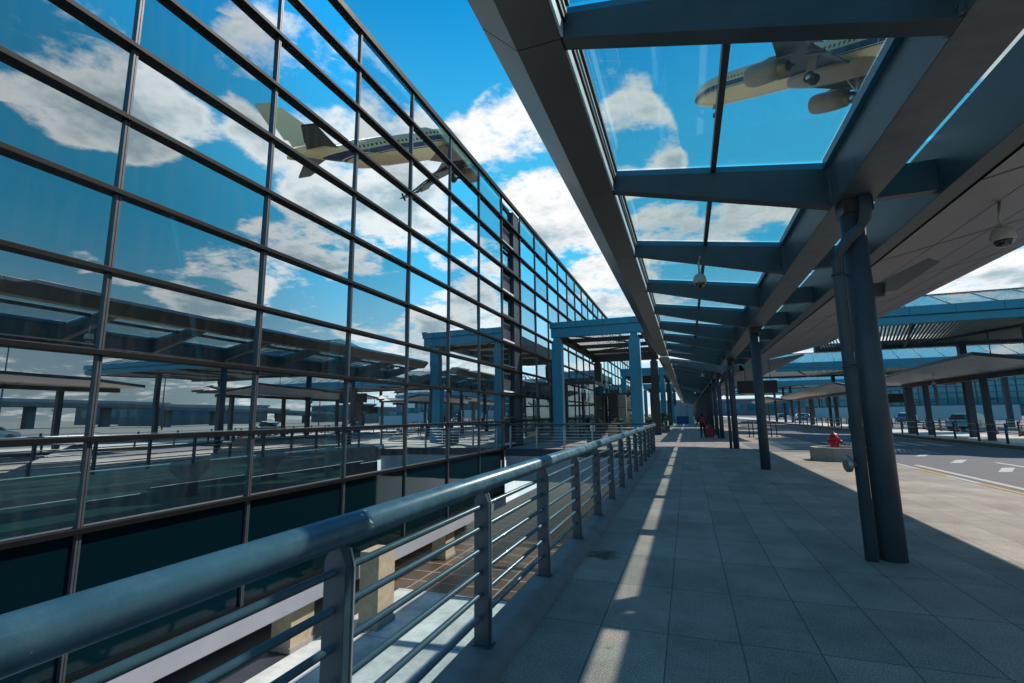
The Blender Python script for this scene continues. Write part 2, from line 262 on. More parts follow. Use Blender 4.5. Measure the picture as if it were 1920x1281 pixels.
# ------------------------------------------------------------------ helpers
class MB:
    def __init__(s): s.b = bmesh.new()
    def box(s, x0, x1, y0, y1, z0, z1, rot=None):
        vs = [s.b.verts.new(rot @ Vector((x, y, z)) if rot else (x, y, z)) for x in (x0, x1) for y in (y0, y1) for z in (z0, z1)]
        for f in ((0, 1, 3, 2), (4, 6, 7, 5), (0, 4, 5, 1), (2, 3, 7, 6), (0, 2, 6, 4), (1, 5, 7, 3)): s.b.faces.new([vs[i] for i in f])
        return s
    def prism(s, poly, a0, a1, axis='y'):      # polygon in the two other axes, extruded along axis
        def P(p, a):
            return {'y': (p[0], a, p[1]), 'x': (a, p[0], p[1]), 'z': (p[0], p[1], a)}[axis]
        A = [s.b.verts.new(P(p, a0)) for p in poly]; B = [s.b.verts.new(P(p, a1)) for p in poly]; n = len(poly)
        s.b.faces.new(A); s.b.faces.new(B[::-1])
        for i in range(n): s.b.faces.new((A[i], B[i], B[(i+1) % n], A[(i+1) % n]))
        return s
    def tube(s, pts, r, seg=12, caps=True):
        pts = [Vector(p) for p in pts]; rings = []; rr = r if isinstance(r, (list, tuple)) else [r]*len(pts)
        for i, p in enumerate(pts):
            d = ((pts[min(i+1, len(pts)-1)]-pts[max(i-1, 0)])).normalized()
            a = Vector((0, 0, 1)) if abs(d.z) < .9 else Vector((0, 1, 0)); u = d.cross(a).normalized(); v = d.cross(u)
            rings.append([s.b.verts.new(p+(u*math.cos(2*PI*k/seg)+v*math.sin(2*PI*k/seg))*rr[i]) for k in range(seg)])
        for A, B in zip(rings, rings[1:]):
            for k in range(seg): s.b.faces.new((A[k], A[(k+1) % seg], B[(k+1) % seg], B[k])).smooth = True
        if caps: s.b.faces.new(rings[0][::-1]); s.b.faces.new(rings[-1])
        return s
    def lathe(s, prof, c=(0, 0, 0), seg=20, ax=None):   # prof: (r, z)
        q = Vector((0, 0, 1)).rotation_difference(Vector(ax)) if ax else None; c = Vector(c); rings = []
        for r, z in prof:
            ring = []
            for k in range(seg):
                v = Vector((r*math.cos(2*PI*k/seg), r*math.sin(2*PI*k/seg), z)); v = (q @ v) if q else v; ring.append(s.b.verts.new(c+v))
            rings.append(ring)
        for A, B in zip(rings, rings[1:]):
            for k in range(seg): s.b.faces.new((A[k], A[(k+1) % seg], B[(k+1) % seg], B[k])).smooth = True
        if prof[0][0] > 1e-4: s.b.faces.new(rings[0][::-1])
        if prof[-1][0] > 1e-4: s.b.faces.new(rings[-1])
        return s
    def quad(s, *p): s.b.faces.new([s.b.verts.new(q) for q in p]); return s
    def build(s, name, mt, parent=None, bevel=0, kind=None):
        bmesh.ops.remove_doubles(s.b, verts=s.b.verts, dist=1e-5) if False else None
        bmesh.ops.recalc_face_normals(s.b, faces=s.b.faces)
        me = bpy.data.meshes.new(name); s.b.to_mesh(me); s.b.free(); me.materials.append(M[mt] if isinstance(mt, str) else mt)
        o = bpy.data.objects.new(name, me); COL.objects.link(o)
        if parent: o.parent = parent
        if kind: o['kind'] = kind
        if bevel:
            bv = o.modifiers.new('bevel', 'BEVEL'); bv.width = bevel; bv.segments = 2; bv.limit_method = 'ANGLE'; bv.angle_limit = math.radians(50)
        return o
def B(*a): return MB().box(*a)
def tag(o, label, cat, group=None):
    o['label'] = label; o['category'] = cat
    if group: o['group'] = group
    return o
def thing(name, label, cat, loc=(0, 0, 0), rz=0, group=None):
    o = bpy.data.objects.new(name, None); COL.objects.link(o); o.location = loc; o.rotation_euler = (0, 0, rz); o.empty_display_size = .2
    return tag(o, label, cat, group)
def dup(root, loc=None, rz=None, label=None, mats=None, scale=None):
    def cp(o, par):
        c = o.copy(); COL.objects.link(c)
        if par: c.parent = par
        if mats and c.type == 'MESH' and c.data.materials and c.data.materials[0].name in mats:
            c.data = c.data.copy(); c.data.materials[0] = mats[c.data.materials[0].name if c.data.materials[0].name in mats else '']
        for ch in [k for k in o.children]: cp(ch, c)
        return c
    r = cp(root, None)
    if loc is not None: r.location = loc
    if rz is not None: r.rotation_euler = (0, 0, rz)
    if scale: r.scale = scale
    if label: r['label'] = label
    return r

# ------------------------------------------------------------------ ground, roads, pavements
BIG = 3000
g = MB(); z = -.16
g.quad((5.9, -BIG, z), (BIG, -BIG, z), (BIG, BIG, z), (5.9, BIG, z)); g.quad((-BIG, 430, z), (5.9, 430, z), (5.9, BIG, z), (-BIG, BIG, z))
g.quad((-BIG, -BIG, z), (5.9, -BIG, z), (5.9, -14, z), (-BIG, -14, z))
g.build('ground', mat('far_ground', (.10, .105, .09), .9, 0, .3, .05), kind='structure')
road = B(5.905, 60, -14, 700, -.5, -.12).build('road', 'asphalt', kind='structure')
B(-1.17, 5.75, -14, 430, -.6, 0).build('pavement', 'paving', kind='structure')
kb = B(5.752, 5.9, -14, 430, -.6, .0).build('kerb', 'ledge', kind='structure', bevel=.01)
yb = MB()
for i in range(-4, 60): yb.box(5.775, 5.895, i*3.0, i*3.0+1.5, .001, .005)
yb.build('kerb_paint', 'yellow', kb)
yb = MB()
for i in range(-4, 60): yb.box(5.775, 5.895, i*3.0+1.52, i*3.0+2.98, .001, .005)
yb.build('kerb_paint', 'mark', kb)
B(-8.4, -1.173, 22.32, 430, -.55, 0).build('bridge_floor', 'paving', kind='structure')
B(-1.17, 5.0, 21.6, 28.3, 0, .004).build('crossing_pavers', 'pavers', kind='structure') if False else B(2.6, 5.745, 22.3, 28.4, 0, .004).build('crossing_pavers', 'pavers', kind='structure')
# curb under the railing
MB().prism([(-1.17, .002), (-1.19, .035), (-1.26, .075), (-1.46, .085), (-1.47, -.6), (-1.172, -.6)], -14, 22.0).build('railing_curb', 'ledge', kind='structure', bevel=.008)
# median
B(13.3, 18.6, -40, 430, -.5, .02).build('median_pavement', mat('pale_pavement', (.50, .47, .43), .8, 0, .1, 1.5), kind='structure')
B(13.12, 13.297, -40, 430, -.5, .035).build('median_kerb', 'kerbpaint', kind='structure')
B(25.5, 27.5, -40, 430, -.5, .02).build('far_median', mat('far_pavement', (.30, .29, .27), .8), kind='structure')
# lane markings
zz = -.116
def line(x0, y0, x1, y1, w, z=zz):
    d = Vector((x1-x0, y1-y0, 0)).normalized(); p = Vector((-d.y, d.x, 0))*w/2; a, b = Vector((x0, y0, z)), Vector((x1, y1, z))
    return MB().quad(a-p, b-p, b+p, a+p)
line(6.72, -10, 6.66, 19.0, .16).build('lane_marking', 'mark', road)
for i in range(-3, 22): line(9.3, i*6, 9.3, i*6+2.4, .16).build('lane_marking', 'mark', road)
for i in range(-3, 8):                              # slanted dashes near the kerb
    x, y = 7.5, 15.3+i*2.6-2.6*3
    MB().quad((7.9, y+2, zz), (8.25, y+2.1, zz), (8.95, y+3.4, zz), (8.6, y+3.3, zz)).build('lane_marking', 'mark', road)
line(12.95, -10, 12.95, 200, .12).build('lane_marking', 'mark', road)
for i in range(6): line(7.2+i*.9, 29.4, 7.2+i*.9, 32.6, .45).build('crossing_stripe', 'mark', road)
line(20.2, -10, 20.2, 200, .14).build('lane_marking', 'mark', road)
for i in range(0, 30): line(22.6, i*6, 22.6, i*6+2.4, .15).build('lane_marking', 'mark', road)

# lower level seen through the railing
M['lowfloor'] = tiles('terrace_slabs', (.56, .57, .54), 1.46, 2.92, .10, .014, .8, 0, .3, 1.1)
B(-8.6, -1.48, -14, 13.6, -4.2, -3.6).build('lower_terrace', 'lowfloor', kind='structure')
B(-10.6, -8.61, -14, 13.6, -4.2, -3.602).build('lower_undercroft', 'slate', kind='structure')  # floor strip coloured dark to stand for the shade beneath the building
B(-10.6, -1.48, 13.605, 40, -4.2, -3.605).build('lower_paving', 'browntile', kind='structure')
w = thing('retaining_wall', 'grey end wall closing the sunken court under the far railing', 'wall', (-4.9, 22.3, 0))
B(-3.45, 3.42, -.02, .018, -.34, -.004).build('coping', 'slate', w); B(-3.45, 3.42, -.0, .018, -1.5, -.343).build('panel', 'fascia', w)
w = thing('side_wall', 'pale concrete wall of the sunken court below the walkway curb', 'wall', (-1.47, 4, 0))
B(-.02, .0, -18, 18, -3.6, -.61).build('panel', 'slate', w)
w = thing('recessed_wall', 'dark wall behind the pillars under the glass building', 'wall', (-10.4, 4, 0))
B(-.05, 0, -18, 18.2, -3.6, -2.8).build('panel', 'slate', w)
for i, (px_, y, ph) in enumerate(((-8.9, 1.0, .98), (-8.9, 5.4, .98), (-8.9, 9.6, .98), (-7.75, 11.2, 1.8), (-8.9, 17.0, .98))):
    p = thing('stone_pillar', ['beige stone pillar below the facade, nearest', 'beige stone pillar of the sunken court, second from the near end',
        'beige stone pillar seen left of the closest railing post', 'sunlit beige stone pillar right of the closest railing post', 'beige stone pillar farthest back in the sunken court'][i], 'pillar', (px_, y, -3.6), 0, 'pillars under the facade')
    B(-.28, .28, -.36, .36, 0, ph).build('shaft', mat('beige_stone', (.42, .34, .23), .7, 0, .2, 4, .1, 30) if i == 0 else bpy.data.materials['beige_stone'], p, .01)
    B(-.31, .31, -.39, .39, -.0, .12).build('base', 'conc', p, .01)

# ------------------------------------------------------------------ glass facade
FX = -8.5; Y0, WW, HH = 4.80, 2.9185, 1.308; K0, K1 = -2, 33; J1 = 10
fac = thing('terminal_building', 'long mirror-glass terminal facade reflecting clouds and the canopies opposite', 'building', (FX, 0, 0))
ptt = []
for k in range(K0, K1):
    if k == 6: continue
    ya, yb_ = Y0+k*WW, Y0+(k+1)*WW
    rows = [(-2.12, 0)] if yb_ < 23 else []
    rows += [(j*HH, (j+1)*HH) for j in range(J1)]
    for z0, z1 in rows:
        ptt.append((math.hypot(ya+1.4, 8.5)+abs(z0-1)*.3, ya, yb_, z0, z1))
ptt.sort()
def pane(mb, ya, yb_, z0, z1):
    t1, t2 = random.uniform(-.008, .008), random.uniform(-.006, .006)
    a, b, c, d = (0+t1, ya+.03, z0+.02), (0-t1+t2, yb_-.03, z0+.02), (-t1-t2, yb_-.03, z1-.02), (t1, ya+.03, z1-.02)
    mb.quad(a, b, c, d)
m = mat('spandrel_glass', (.002, .040, .048), .04, 0, 0); M['spandrel'] = m; m.node_tree.nodes['Principled BSDF'].inputs['Base Color'].default_value = (.001, .010, .014, 1)
for i, (_, ya, yb_, z0, z1) in enumerate(ptt[:99]):
    mb = MB(); pane(mb, ya, yb_, z0, z1); mb.build('glass_pane' if z0 >= 0 else 'spandrel_pane', 'mirror' if z0 >= 0 else 'spandrel', fac)
mb = MB()
for _, ya, yb_, z0, z1 in ptt[99:]: pane(mb, ya, yb_, z0, z1)
mb.build('glass_panes', 'mirror', fac, kind='stuff')
YE = Y0+K1*WW
for j in range(0, J1+1):
    h = .085 if j < J1 else .20
    z = j*HH
    B(-.02, .13, Y0+K0*WW, YE, z-h/2-.02 if j < J1 else z-.14, z+h/2-.02 if j < J1 else z+.06).build('transom', 'transom', fac, .006)
B(-.02, .13, Y0+K0*WW, 22.3, -2.16, -2.06).build('transom', 'transom', fac)
for k in range(K0, K1+1):
    y = Y0+k*WW; zb = -2.1 if y < 22.5 else 0
    MB().box(-.015, .06, y-.034, y-.005, zb, 13.0).box(-.015, .06, y+.005, y+.034, zb, 13.0).box(-.015, .04, y-.005, y+.005, zb, 13.0).build('mullion', 'mullion', fac)
B(-.15, .13, Y0+K0*WW, 22.3, -2.62, -2.2).build('base_fascia', 'fascia', fac, .01)
B(-9.6, -9.3, Y0+K0*WW, YE, 0, 12.9).build('back_wall', 'slate', fac)
B(-9.29, -.3, Y0+K0*WW, YE, -.5, -.03).build('inner_floor', mat('terrazzo', (.70, .74, .68), .35, 0, .08, .6), fac)
B(-9.29, -.3, Y0+K0*WW, YE, 12.9, 13.0).build('roof_slab', 'slate', fac); B(-9.29, -4.5, Y0+K0*WW, YE, 5.6, 6.1).build('gallery_slab', 'slate', fac)
M['tealcol'] = mat('teal_inner_column', (.03, .42, .46), .4)
for q in range(9): MB().tube([(-.75, 11.0+q*11.67-11.67, 0), (-.75, 11.0+q*11.67-11.67, 12.9)], .13, 16).build('inner_column', 'tealcol', fac)
for q in range(6): MB().tube([(-.6, 6.1+q*2.92*2, 5.5), (-2.4, 8.6+q*2.92*2, 1.9)], .05, 10).build('tie_rod', 'tealcol', fac)
# recessed bay
ya, yb_ = Y0+6*WW, Y0+7*WW
B(-.29, -.02, yb_-1.0, yb_-.045, 0, 12.85).build('pier', 'slate', fac)
for j in range(J1):
    f = B(-.28, -.2, ya+.1, ya+1.8, j*HH+.25, j*HH+1.2).build('vent_window', 'mirror' if j % 2 else 'slate', fac)
    B(-.27, .0, ya+.06, ya+1.85, j*HH+.12, j*HH+.2).build('sill', 'white' if j % 2 == 0 else 'mullion', f)

# ------------------------------------------------------------------ main railing
RX = -1.355
rl = thing('walkway_railing', 'long blue-grey steel railing with thick round handrail along the walkway edge', 'railing', (RX, 0, 0))
# scuffed handrail
m = mat('scuffed_handrail', (.05, .115, .155), .3, 0, .18, 4, .05, 120, coat=.25); M['scuff'] = m; t, n, l, b = nodes_of(m)
src = b.inputs['Base Color'].links[0].from_socket
g = n.new('ShaderNodeNewGeometry'); v1 = n.new('ShaderNodeTexNoise'); v1.inputs['Scale'].default_value = 9; v1.inputs['Detail'].default_value = 9; v1.inputs['Roughness'].default_value = .75; l.new(g.outputs['Position'], v1.inputs[0])
sp = n.new('ShaderNodeSeparateXYZ'); l.new(g.outputs['Position'], sp.inputs[0])
r1 = n.new('ShaderNodeMapRange'); r1.inputs['From Min'].default_value = .45; r1.inputs['From Max'].default_value = .75; l.new(v1.outputs[0], r1.inputs[0])
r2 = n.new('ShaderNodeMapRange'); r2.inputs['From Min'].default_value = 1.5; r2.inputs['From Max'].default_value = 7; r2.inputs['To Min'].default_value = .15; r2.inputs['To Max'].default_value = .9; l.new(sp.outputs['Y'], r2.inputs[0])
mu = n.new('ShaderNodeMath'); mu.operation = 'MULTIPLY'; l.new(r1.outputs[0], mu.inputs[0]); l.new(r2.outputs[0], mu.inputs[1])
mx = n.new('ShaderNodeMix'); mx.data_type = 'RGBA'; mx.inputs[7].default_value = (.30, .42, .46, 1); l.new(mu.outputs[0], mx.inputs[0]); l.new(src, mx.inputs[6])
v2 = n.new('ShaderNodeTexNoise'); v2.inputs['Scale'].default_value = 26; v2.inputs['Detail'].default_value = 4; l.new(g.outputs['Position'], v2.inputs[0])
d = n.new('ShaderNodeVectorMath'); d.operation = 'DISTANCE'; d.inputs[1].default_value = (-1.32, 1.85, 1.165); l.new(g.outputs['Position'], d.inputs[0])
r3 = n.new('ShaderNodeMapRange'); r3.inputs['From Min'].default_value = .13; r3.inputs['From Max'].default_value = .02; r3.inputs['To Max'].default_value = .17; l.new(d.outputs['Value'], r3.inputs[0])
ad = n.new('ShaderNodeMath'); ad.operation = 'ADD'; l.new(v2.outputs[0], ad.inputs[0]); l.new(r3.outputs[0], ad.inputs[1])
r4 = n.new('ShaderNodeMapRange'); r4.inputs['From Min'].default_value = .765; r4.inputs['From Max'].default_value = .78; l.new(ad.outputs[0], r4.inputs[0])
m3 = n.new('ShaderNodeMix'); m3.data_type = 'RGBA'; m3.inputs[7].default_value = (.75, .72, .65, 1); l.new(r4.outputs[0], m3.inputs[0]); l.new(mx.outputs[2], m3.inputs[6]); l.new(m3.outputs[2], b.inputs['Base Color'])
MB().tube([(0, -4, 1.11), (0, 21.75, 1.11)], .061, 40).build('handrail', 'scuff', rl)
pys = [1.70+1.462*i for i in range(-3, 14)]
for y in pys:
    p = MB().prism([(-.055, .07), (.05, .07), (.05, .985), (.02, 1.055), (-.02, 1.06), (-.055, 1.0)], y-.028, y+.012).build('post', 'post', rl, .003)
    MB().prism([(-.045, .07), (.052, .07), (.052, .97), (.03, 1.04), (-.02, 1.05), (-.045, 1.0)], y+.024, y+.034).box(-.03, .03, y+.012, y+.024, .08, .9).build('edge_plate', 'edge', p, .001)
    B(-.07, .065, y-.045, y+.05, .078, .09).build('base_plate', 'post', p)
for i, z in enumerate((.955, .815, .675, .535, .395, .255)):
    MB().tube([(-.012, -4, z), (-.012, 21.6, z)], .0165, 14).build('rail', 'rail', rl)
tr = thing('transverse_railing', 'far steel railing running across from the glass facade to the walkway', 'railing', (0, 22.42, 0))
MB().tube([(-8.35, 0, 1.13), (-1.35, 0, 1.13)], .05, 20).build('handrail', 'rail', tr)
for i in range(6):
    x = -8.15+i*1.33
    p = B(x-.03, x+.03, -.05, .05, .0, 1.02).build('post', 'post', tr)
    MB().prism([(-.05, 1.02), (.05, 1.02), (.02, 1.09), (-.02, 1.09)], x-.006, x+.006, 'x').build('bracket', 'edge', p)
    B(x-.034, x+.034, -.056, -.051, .02, 1.0).build('edge_plate', 'edge', p)
for z in (.955, .815, .675, .535, .395, .255): MB().tube([(-8.2, 0, z), (-1.45, 0, z)], .015, 8).build('rail', 'edge', tr)

# ------------------------------------------------------------------ canopies over the walkway
def canopy(ya, nb, label, detail=True, col_at=(), first=True, nopipe=()):
    c = thing('walkway_canopy', label, 'canopy', (0, ya, 0), 0, 'canopy sections over the walkway')
    s = 2.965; Ln = nb*s+.16
    # gutter panels with open joints
    gp = MB(); prof = [(-1.51, 4.98), (-1.18, 4.65), (-.80, 4.65), (-.80, 4.93), (-.9, 5.10), (-1.42, 5.10)]
    for i in range(nb): gp.prism(prof, i*s+.006 if i else 0, (i+1)*s-.006 if i < nb-1 else Ln)
    gp.build('gutter', 'gutter', c, .004)
    MB().prism([(-1.46, 4.98), (-1.17, 4.69), (-.83, 4.69), (-.83, 4.9), (-1.4, 5.05)], .01, Ln-.01).build('gutter_core', 'dark', c)
    for i in range(nb):
        y0, y1 = i*s+.165, (i+1)*s-.005
        t_ = B(-.797, -.775, y0, y1, 4.665, 4.80).build('gutter_lining', 'pale', c)
        B(-.797, -.755, y0, y1, 4.803, 4.87).build('gasket', 'dark', t_); B(-.797, -.74, y0, y1, 4.873, 4.93).build('trim', 'pale', t_); B(-.76, -.715, y0, y1, 4.933, 4.975).build('frame', 'brown', t_)
    # beams
    MB().box(1.80, 2.22, 0, Ln, 4.02, 4.62).build('main_beam', 'steel_b', c, .006)
    MB().box(2.86, 3.07, 0, Ln, 4.00, 4.69).build('side_beam', 'steel', c, .006)
    for i in range(nb+1):
        y = i*s
        cb_ = MB().prism([(-.79, 4.67), (1.797, 4.02), (1.797, 4.50), (-.79, 4.885)], y, y+.16).build('cross_beam', 'steel', c, .005)
        if first and i >= nb-8:
            ep = MB().box(1.765, 1.799, y-.035, y+.195, 4.035, 4.49)
            for bz in (4.09, 4.2, 4.33, 4.44):
                for by in (y-.018, y+.178): ep.lathe([(.011, 0), (.011, .012)], (1.765, by, bz), 6, (-1, 0, 0))
            ep.build('end_plate', 'steel_b', cb_)
        f = MB().prism([(-.79, 4.90), (1.79, 4.515), (1.79, 4.60), (-.79, 4.985)], y+.05, y+.11).build('glazing_bar', 'frame_blue', c)
        MB().prism([(2.223, 4.05), (2.857, 4.05), (2.857, 4.42), (2.223, 4.42)], y+.02, y+.14).build('short_beam', 'steel', c)
    for i in range(nb):
        y0, y1 = i*s+.16, (i+1)*s
        B(1.745, 1.797, y0, y1, 4.515, 4.61).build('frame', 'frame_blue', c)
        for xa, xb in ((-.72, .49), (.54, 1.745)):
            za, zb = 4.99-(xa+.79)*.149, 4.99-(xb+.79)*.149
            MB().prism([(xa, za), (xb, zb), (xb, zb+.012), (xa, za+.012)], y0-.04, y1+.04).build('glass_pane', 'glass', c)
        MB().prism([(.485, 4.70), (.545, 4.691), (.545, 4.79), (.485, 4.799)], y0-.02, y1+.02).build('purlin', 'brown', c)
        B(2.20, 2.88, y0-.02, y1+.02, 4.70, 4.71).build('slot_glass', 'glass', c)
    MB().tube([(2.235, .2, 4.10), (2.235, Ln-.2, 4.10)], .012, 6).build('conduit', 'slate', c)
    # soffit, gull-wing edge
    L_ = nb*s+.16
    pts = ([(6.5, 0, 4.79)] if first else [(3.3, .0, 4.06), (6.75, 1.3, 4.90), (6.5, 4.5, 4.79)]) + [(6.5, L_-9, 4.79), (6.5, L_-3, 4.78), (6.5, L_-.9, 4.77), (3.2, L_, 4.03)]
    ys = [p[1] for p in pts]; th = .11; sb = MB(); fb = MB(); tb = MB(); prev = None; inx = 3.115
    for k in range(len(pts)-1):
        (xa, y0, z0), (xb, y1, z1) = pts[k], pts[k+1]; n_ = max(1, int(round(abs(y1-y0)/1.0)))
        a, b_ = Vector((xa, y0, z0)), Vector((xb, y1, z1)); ia, ib = Vector((inx, min(max(y0, 0), L_), 4.0)), Vector((inx, min(max(y1, 0), L_), 4.0)); up = Vector((0, 0, th)); 
        sb.quad(ia, a, b_, ib); tb.quad(ia+up*4, a+up, b_+up, ib+up*4); fb.quad(a, b_, b_+up, a+up)
    so_ = sb.build('soffit', 'soffit', c); tb.build('roof_skin', 'gutter', c); fb.build('edge_fascia', 'gutter', c)
    # dark joints between soffit panels, as thin battens under the surface
    jb = MB()
    def edge(y):
        for k in range(len(pts)-1):
            if pts[k][1] <= y <= pts[k+1][1]:
                u = (y-pts[k][1])/max(1e-6, pts[k+1][1]-pts[k][1]); return tuple(pts[k][q]+u*(pts[k+1][q]-pts[k][q]) for q in range(3))
    for i in range(1, nb+1):
        y = i*s-.25; e = edge(y)
        if e: jb.quad((inx, y, 3.996), (e[0]-.01, y, e[2]-.004), (e[0]-.01, y+.045, e[2]-.004), (inx, y+.045, 3.996))
    for fr in (.22, .44, .66, .86):
        y = pts[0][1]+.05
        while y < L_-.9:
            e, e2 = edge(y), edge(y+.8)
            if e and e2: 
                x = inx+(6.5-inx)*fr; 
                if x < min(e[0], e2[0])-.1:
                    za = 4+(e[2]-4)*(x-inx)/(e[0]-inx)-.0025; zb = 4+(e2[2]-4)*(x-inx)/(e2[0]-inx)-.0025
                    jb.quad((x, y, za), (x+.012, y, za), (x+.012, y+.8, zb), (x, y+.8, zb))
            y += .8
    jb.build('panel_joint', 'dark', so_)
    B(3.075, 3.112, 0, L_, 4.02, 4.04).build('shadow_gap', 'dark', c)
    # columns
    for yc in col_at:
        y = yc-ya
        q = MB().lathe([(.128, 0), (.128, 3.86)], (1.97, y, 0), 40).build('column', 'column', c)
        B(1.86, 2.16, y-.14, y+.14, 3.86, 4.02).build('head', 'brown', q)
        # downpipe with a swan neck
        if yc in nopipe: continue
        Z = [(2.06, y-.19, 4.02), (2.06, y-.19, 3.86), (2.04, y-.19, 3.74), (1.97, y-.18, 3.63), (1.86, y-.15, 3.52), (1.79, y-.12, 3.42), (1.755, y-.10, 3.30), (1.745, y-.10, 3.1), (1.745, y-.10, .0)]
        dp = MB().tube(Z, .060, 24).build('downpipe', 'column', q)
        for zc_ in (3.12, 2.05): MB().lathe([(.071, 0), (.071, .03)], (1.745, y-.10, zc_), 20).box(1.745, 1.95, y-.075, y-.055, zc_+.005, zc_+.025).build('clamp', 'brown', dp)
    return c
can1 = canopy(27.40-.16-2.965*12, 12, 'near steel and glass walkway canopy overhead with tapered cross beams', col_at=(-2.5, 6.48, 15.47, 24.12), first=True, nopipe=(15.47,))
cn = 31.5
labs = ['second walkway canopy section beyond the gap over the pedestrian', 'third walkway canopy section farther down the walkway', 'fourth walkway canopy section near the end of the walkway', 'last far walkway canopy section at the vanishing point']
for i in range(4):
    canopy(cn+i*30.7, 9, labs[i], col_at=tuple(cn+i*30.7+q for q in (1.9, 7.4, 13.4, 19.3, 25.2)), first=False)

# valve on the near downpipe
v = thing('hose_valve', 'round grey metal valve cap on the near downpipe', 'valve', (1.745, 6.38, 1.0))
MB().tube([(-.06, -.03, 0), (-.10, -.05, 0)], .035, 14).build('stub', 'column', v)
MB().lathe([(.02, -.03), (.075, -.028), (.090, -.015), (.090, .015), (.075, .028), (.03, .03)], (-.125, -.03, 0), 10, (-1, -.12, 0)).build('cap', 'chrome', v)
# floodlight on the near column
v = thing('floodlight', 'grey box floodlight bracketed to the nearest column', 'light', (2.11, 6.55, 2.95))
MB().box(0, .10, -.05, .05, -.08, .08).build('bracket', 'brown', v)
MB().prism([(.08, -.05), (.10, .10), (.52, .30), (.62, .24), (.2, -.04)], -.12, .14).build('housing', 'gutter', v, .01)
def ptz(loc, arm, label):
    v = thing('security_camera', label, 'camera', loc, 0, 'dome cameras hanging from the canopies')
    MB().tube([(0, 0, .13), (0, 0, arm*.6), (.03, .04, arm*.8), (.08, .10, arm)], .018, 12).build('arm', 'camera', v)
    MB().lathe([(.03, .15), (.075, .14), (.105, .10), (.118, .03), (.122, -.01), (.10, -.03)], (0, 0, 0), 28).build('housing', 'camera', v)
    MB().lathe([(.098, -.03), (.092, -.06), (.07, -.095), (.035, -.115), (.0005, -.12)], (0, 0, 0), 28).build('dome', 'dome', v)
    return v
ptz((.37, 9.42, 3.99), .62, 'beige dome camera hanging below the glass roof')
ptz((3.84, 7.5, 3.68), .50, 'dark dome camera hanging below the soffit at the right edge')
ptz((1.1, 34.4, 4.0), .6, 'small dome camera under the second canopy section')
ptz((1.0, 64.4, 4.0), .6, 'tiny dome camera under the third canopy section')
sg = thing('hanging_sign', 'dark blank back of a long sign hung beneath the canopy end', 'sign', (3.25, 26, 0))
B(-.88, .86, -.08, .08, 2.5, 3.1).build('panel', 'sign', sg, .01)
for x in (-.5, .6): MB().tube([(x, 0, 3.1), (x, 0, 4.05)], .015, 8).build('hanger', 'brown', sg)

# ------------------------------------------------------------------ pergolas between walkway and facade
def pergola(ya, label, ln=12.7, ex=-1.85):
    c = thing('entrance_pergola', label, 'pergola', (0, ya, 0), 0, 'blue pergolas bridging to the terminal')
    x0, x1 = -7.05, ex
    B(x0, x1, 0, .30, 5.92, 6.42).build('front_beam', 'blue', c, .01)
    fb = MB()
    n_ = 7
    for i in range(n_): fb.box(x0-.06+(x1-x0+.12)*i/n_+.006, x0-.06+(x1-x0+.12)*(i+1)/n_-.006, -.08, .32, 6.44, 6.78)
    fb.build('front_fascia', 'blue', c, .005)
    B(x0, x0+.3, .32, ln-.3, 5.95, 6.75).build('side_beam', 'brown', c); B(x1-.3, x1, .32, ln-.3, 5.95, 6.75).build('side_beam', 'brown', c)
    B(x0, x1, ln-.3, ln, 5.75, 6.75).build('rear_beam', 'brown', c)
    sb = MB(); x = x0+.34
    while x < x1-.4: sb.prism([(x+.07, 6.3), (x+.05, 6.28), (x-.02, 6.42), (x, 6.44)], .33, ln-.31); x += .15
    sb.build('slats', 'slat', c)
    for y in (3, 6, 9): B(x0+.3, x1-.3, y, y+.12, 6.0, 6.25).build('cross_beam', 'brown', c)
    MB().tube([(x0+.4, .4, 6.12), (x1-.4, 6, 6.12)], .05, 8).tube([(x0+.4, 9, 6.12), (x1-.4, 6, 6.12)], .05, 8).build('brace', 'brown', c)
    for (x, y, mm, lab) in ((x0+.02, .02, 'blue', None), (-2.75, .02, 'blue', None), (x0+.25, ln-.62, 'brown', None), (x1-.62, ln-.62, 'brown', None)):
        p = MB().prism([(x, y), (x+.56, y), (x+.56, y+.5), (x, y+.5)], 0, 5.6, 'z').build('column', mm, c, .012)
        MB().prism([(x, y), (x+.56, y), (x+.44, y), (x+.12, y)][:0] or [(x+.05, 5.6), (x+.51, 5.6), (x+.44, 5.745 if mm == 'brown' else 5.915), (x+.12, 5.745 if mm == 'brown' else 5.915)], y+.03, y+.47).build('head', mm, p)
        if mm == 'blue': B(x+.562, x+.575, y+.03, y+.47, 0.02, 5.58).build('sunlit_side_tone', 'pale' if False else 'hoard', p)  # paler sheet: sunlight on the column's right face put into the colour
    return c
pergola(26.3, 'nearest bright blue slatted pergola standing against the glass facade')
pergola(57.0, 'second blue slatted pergola behind the nearest one')
pergola(87.7, 'third blue slatted pergola far along the facade')

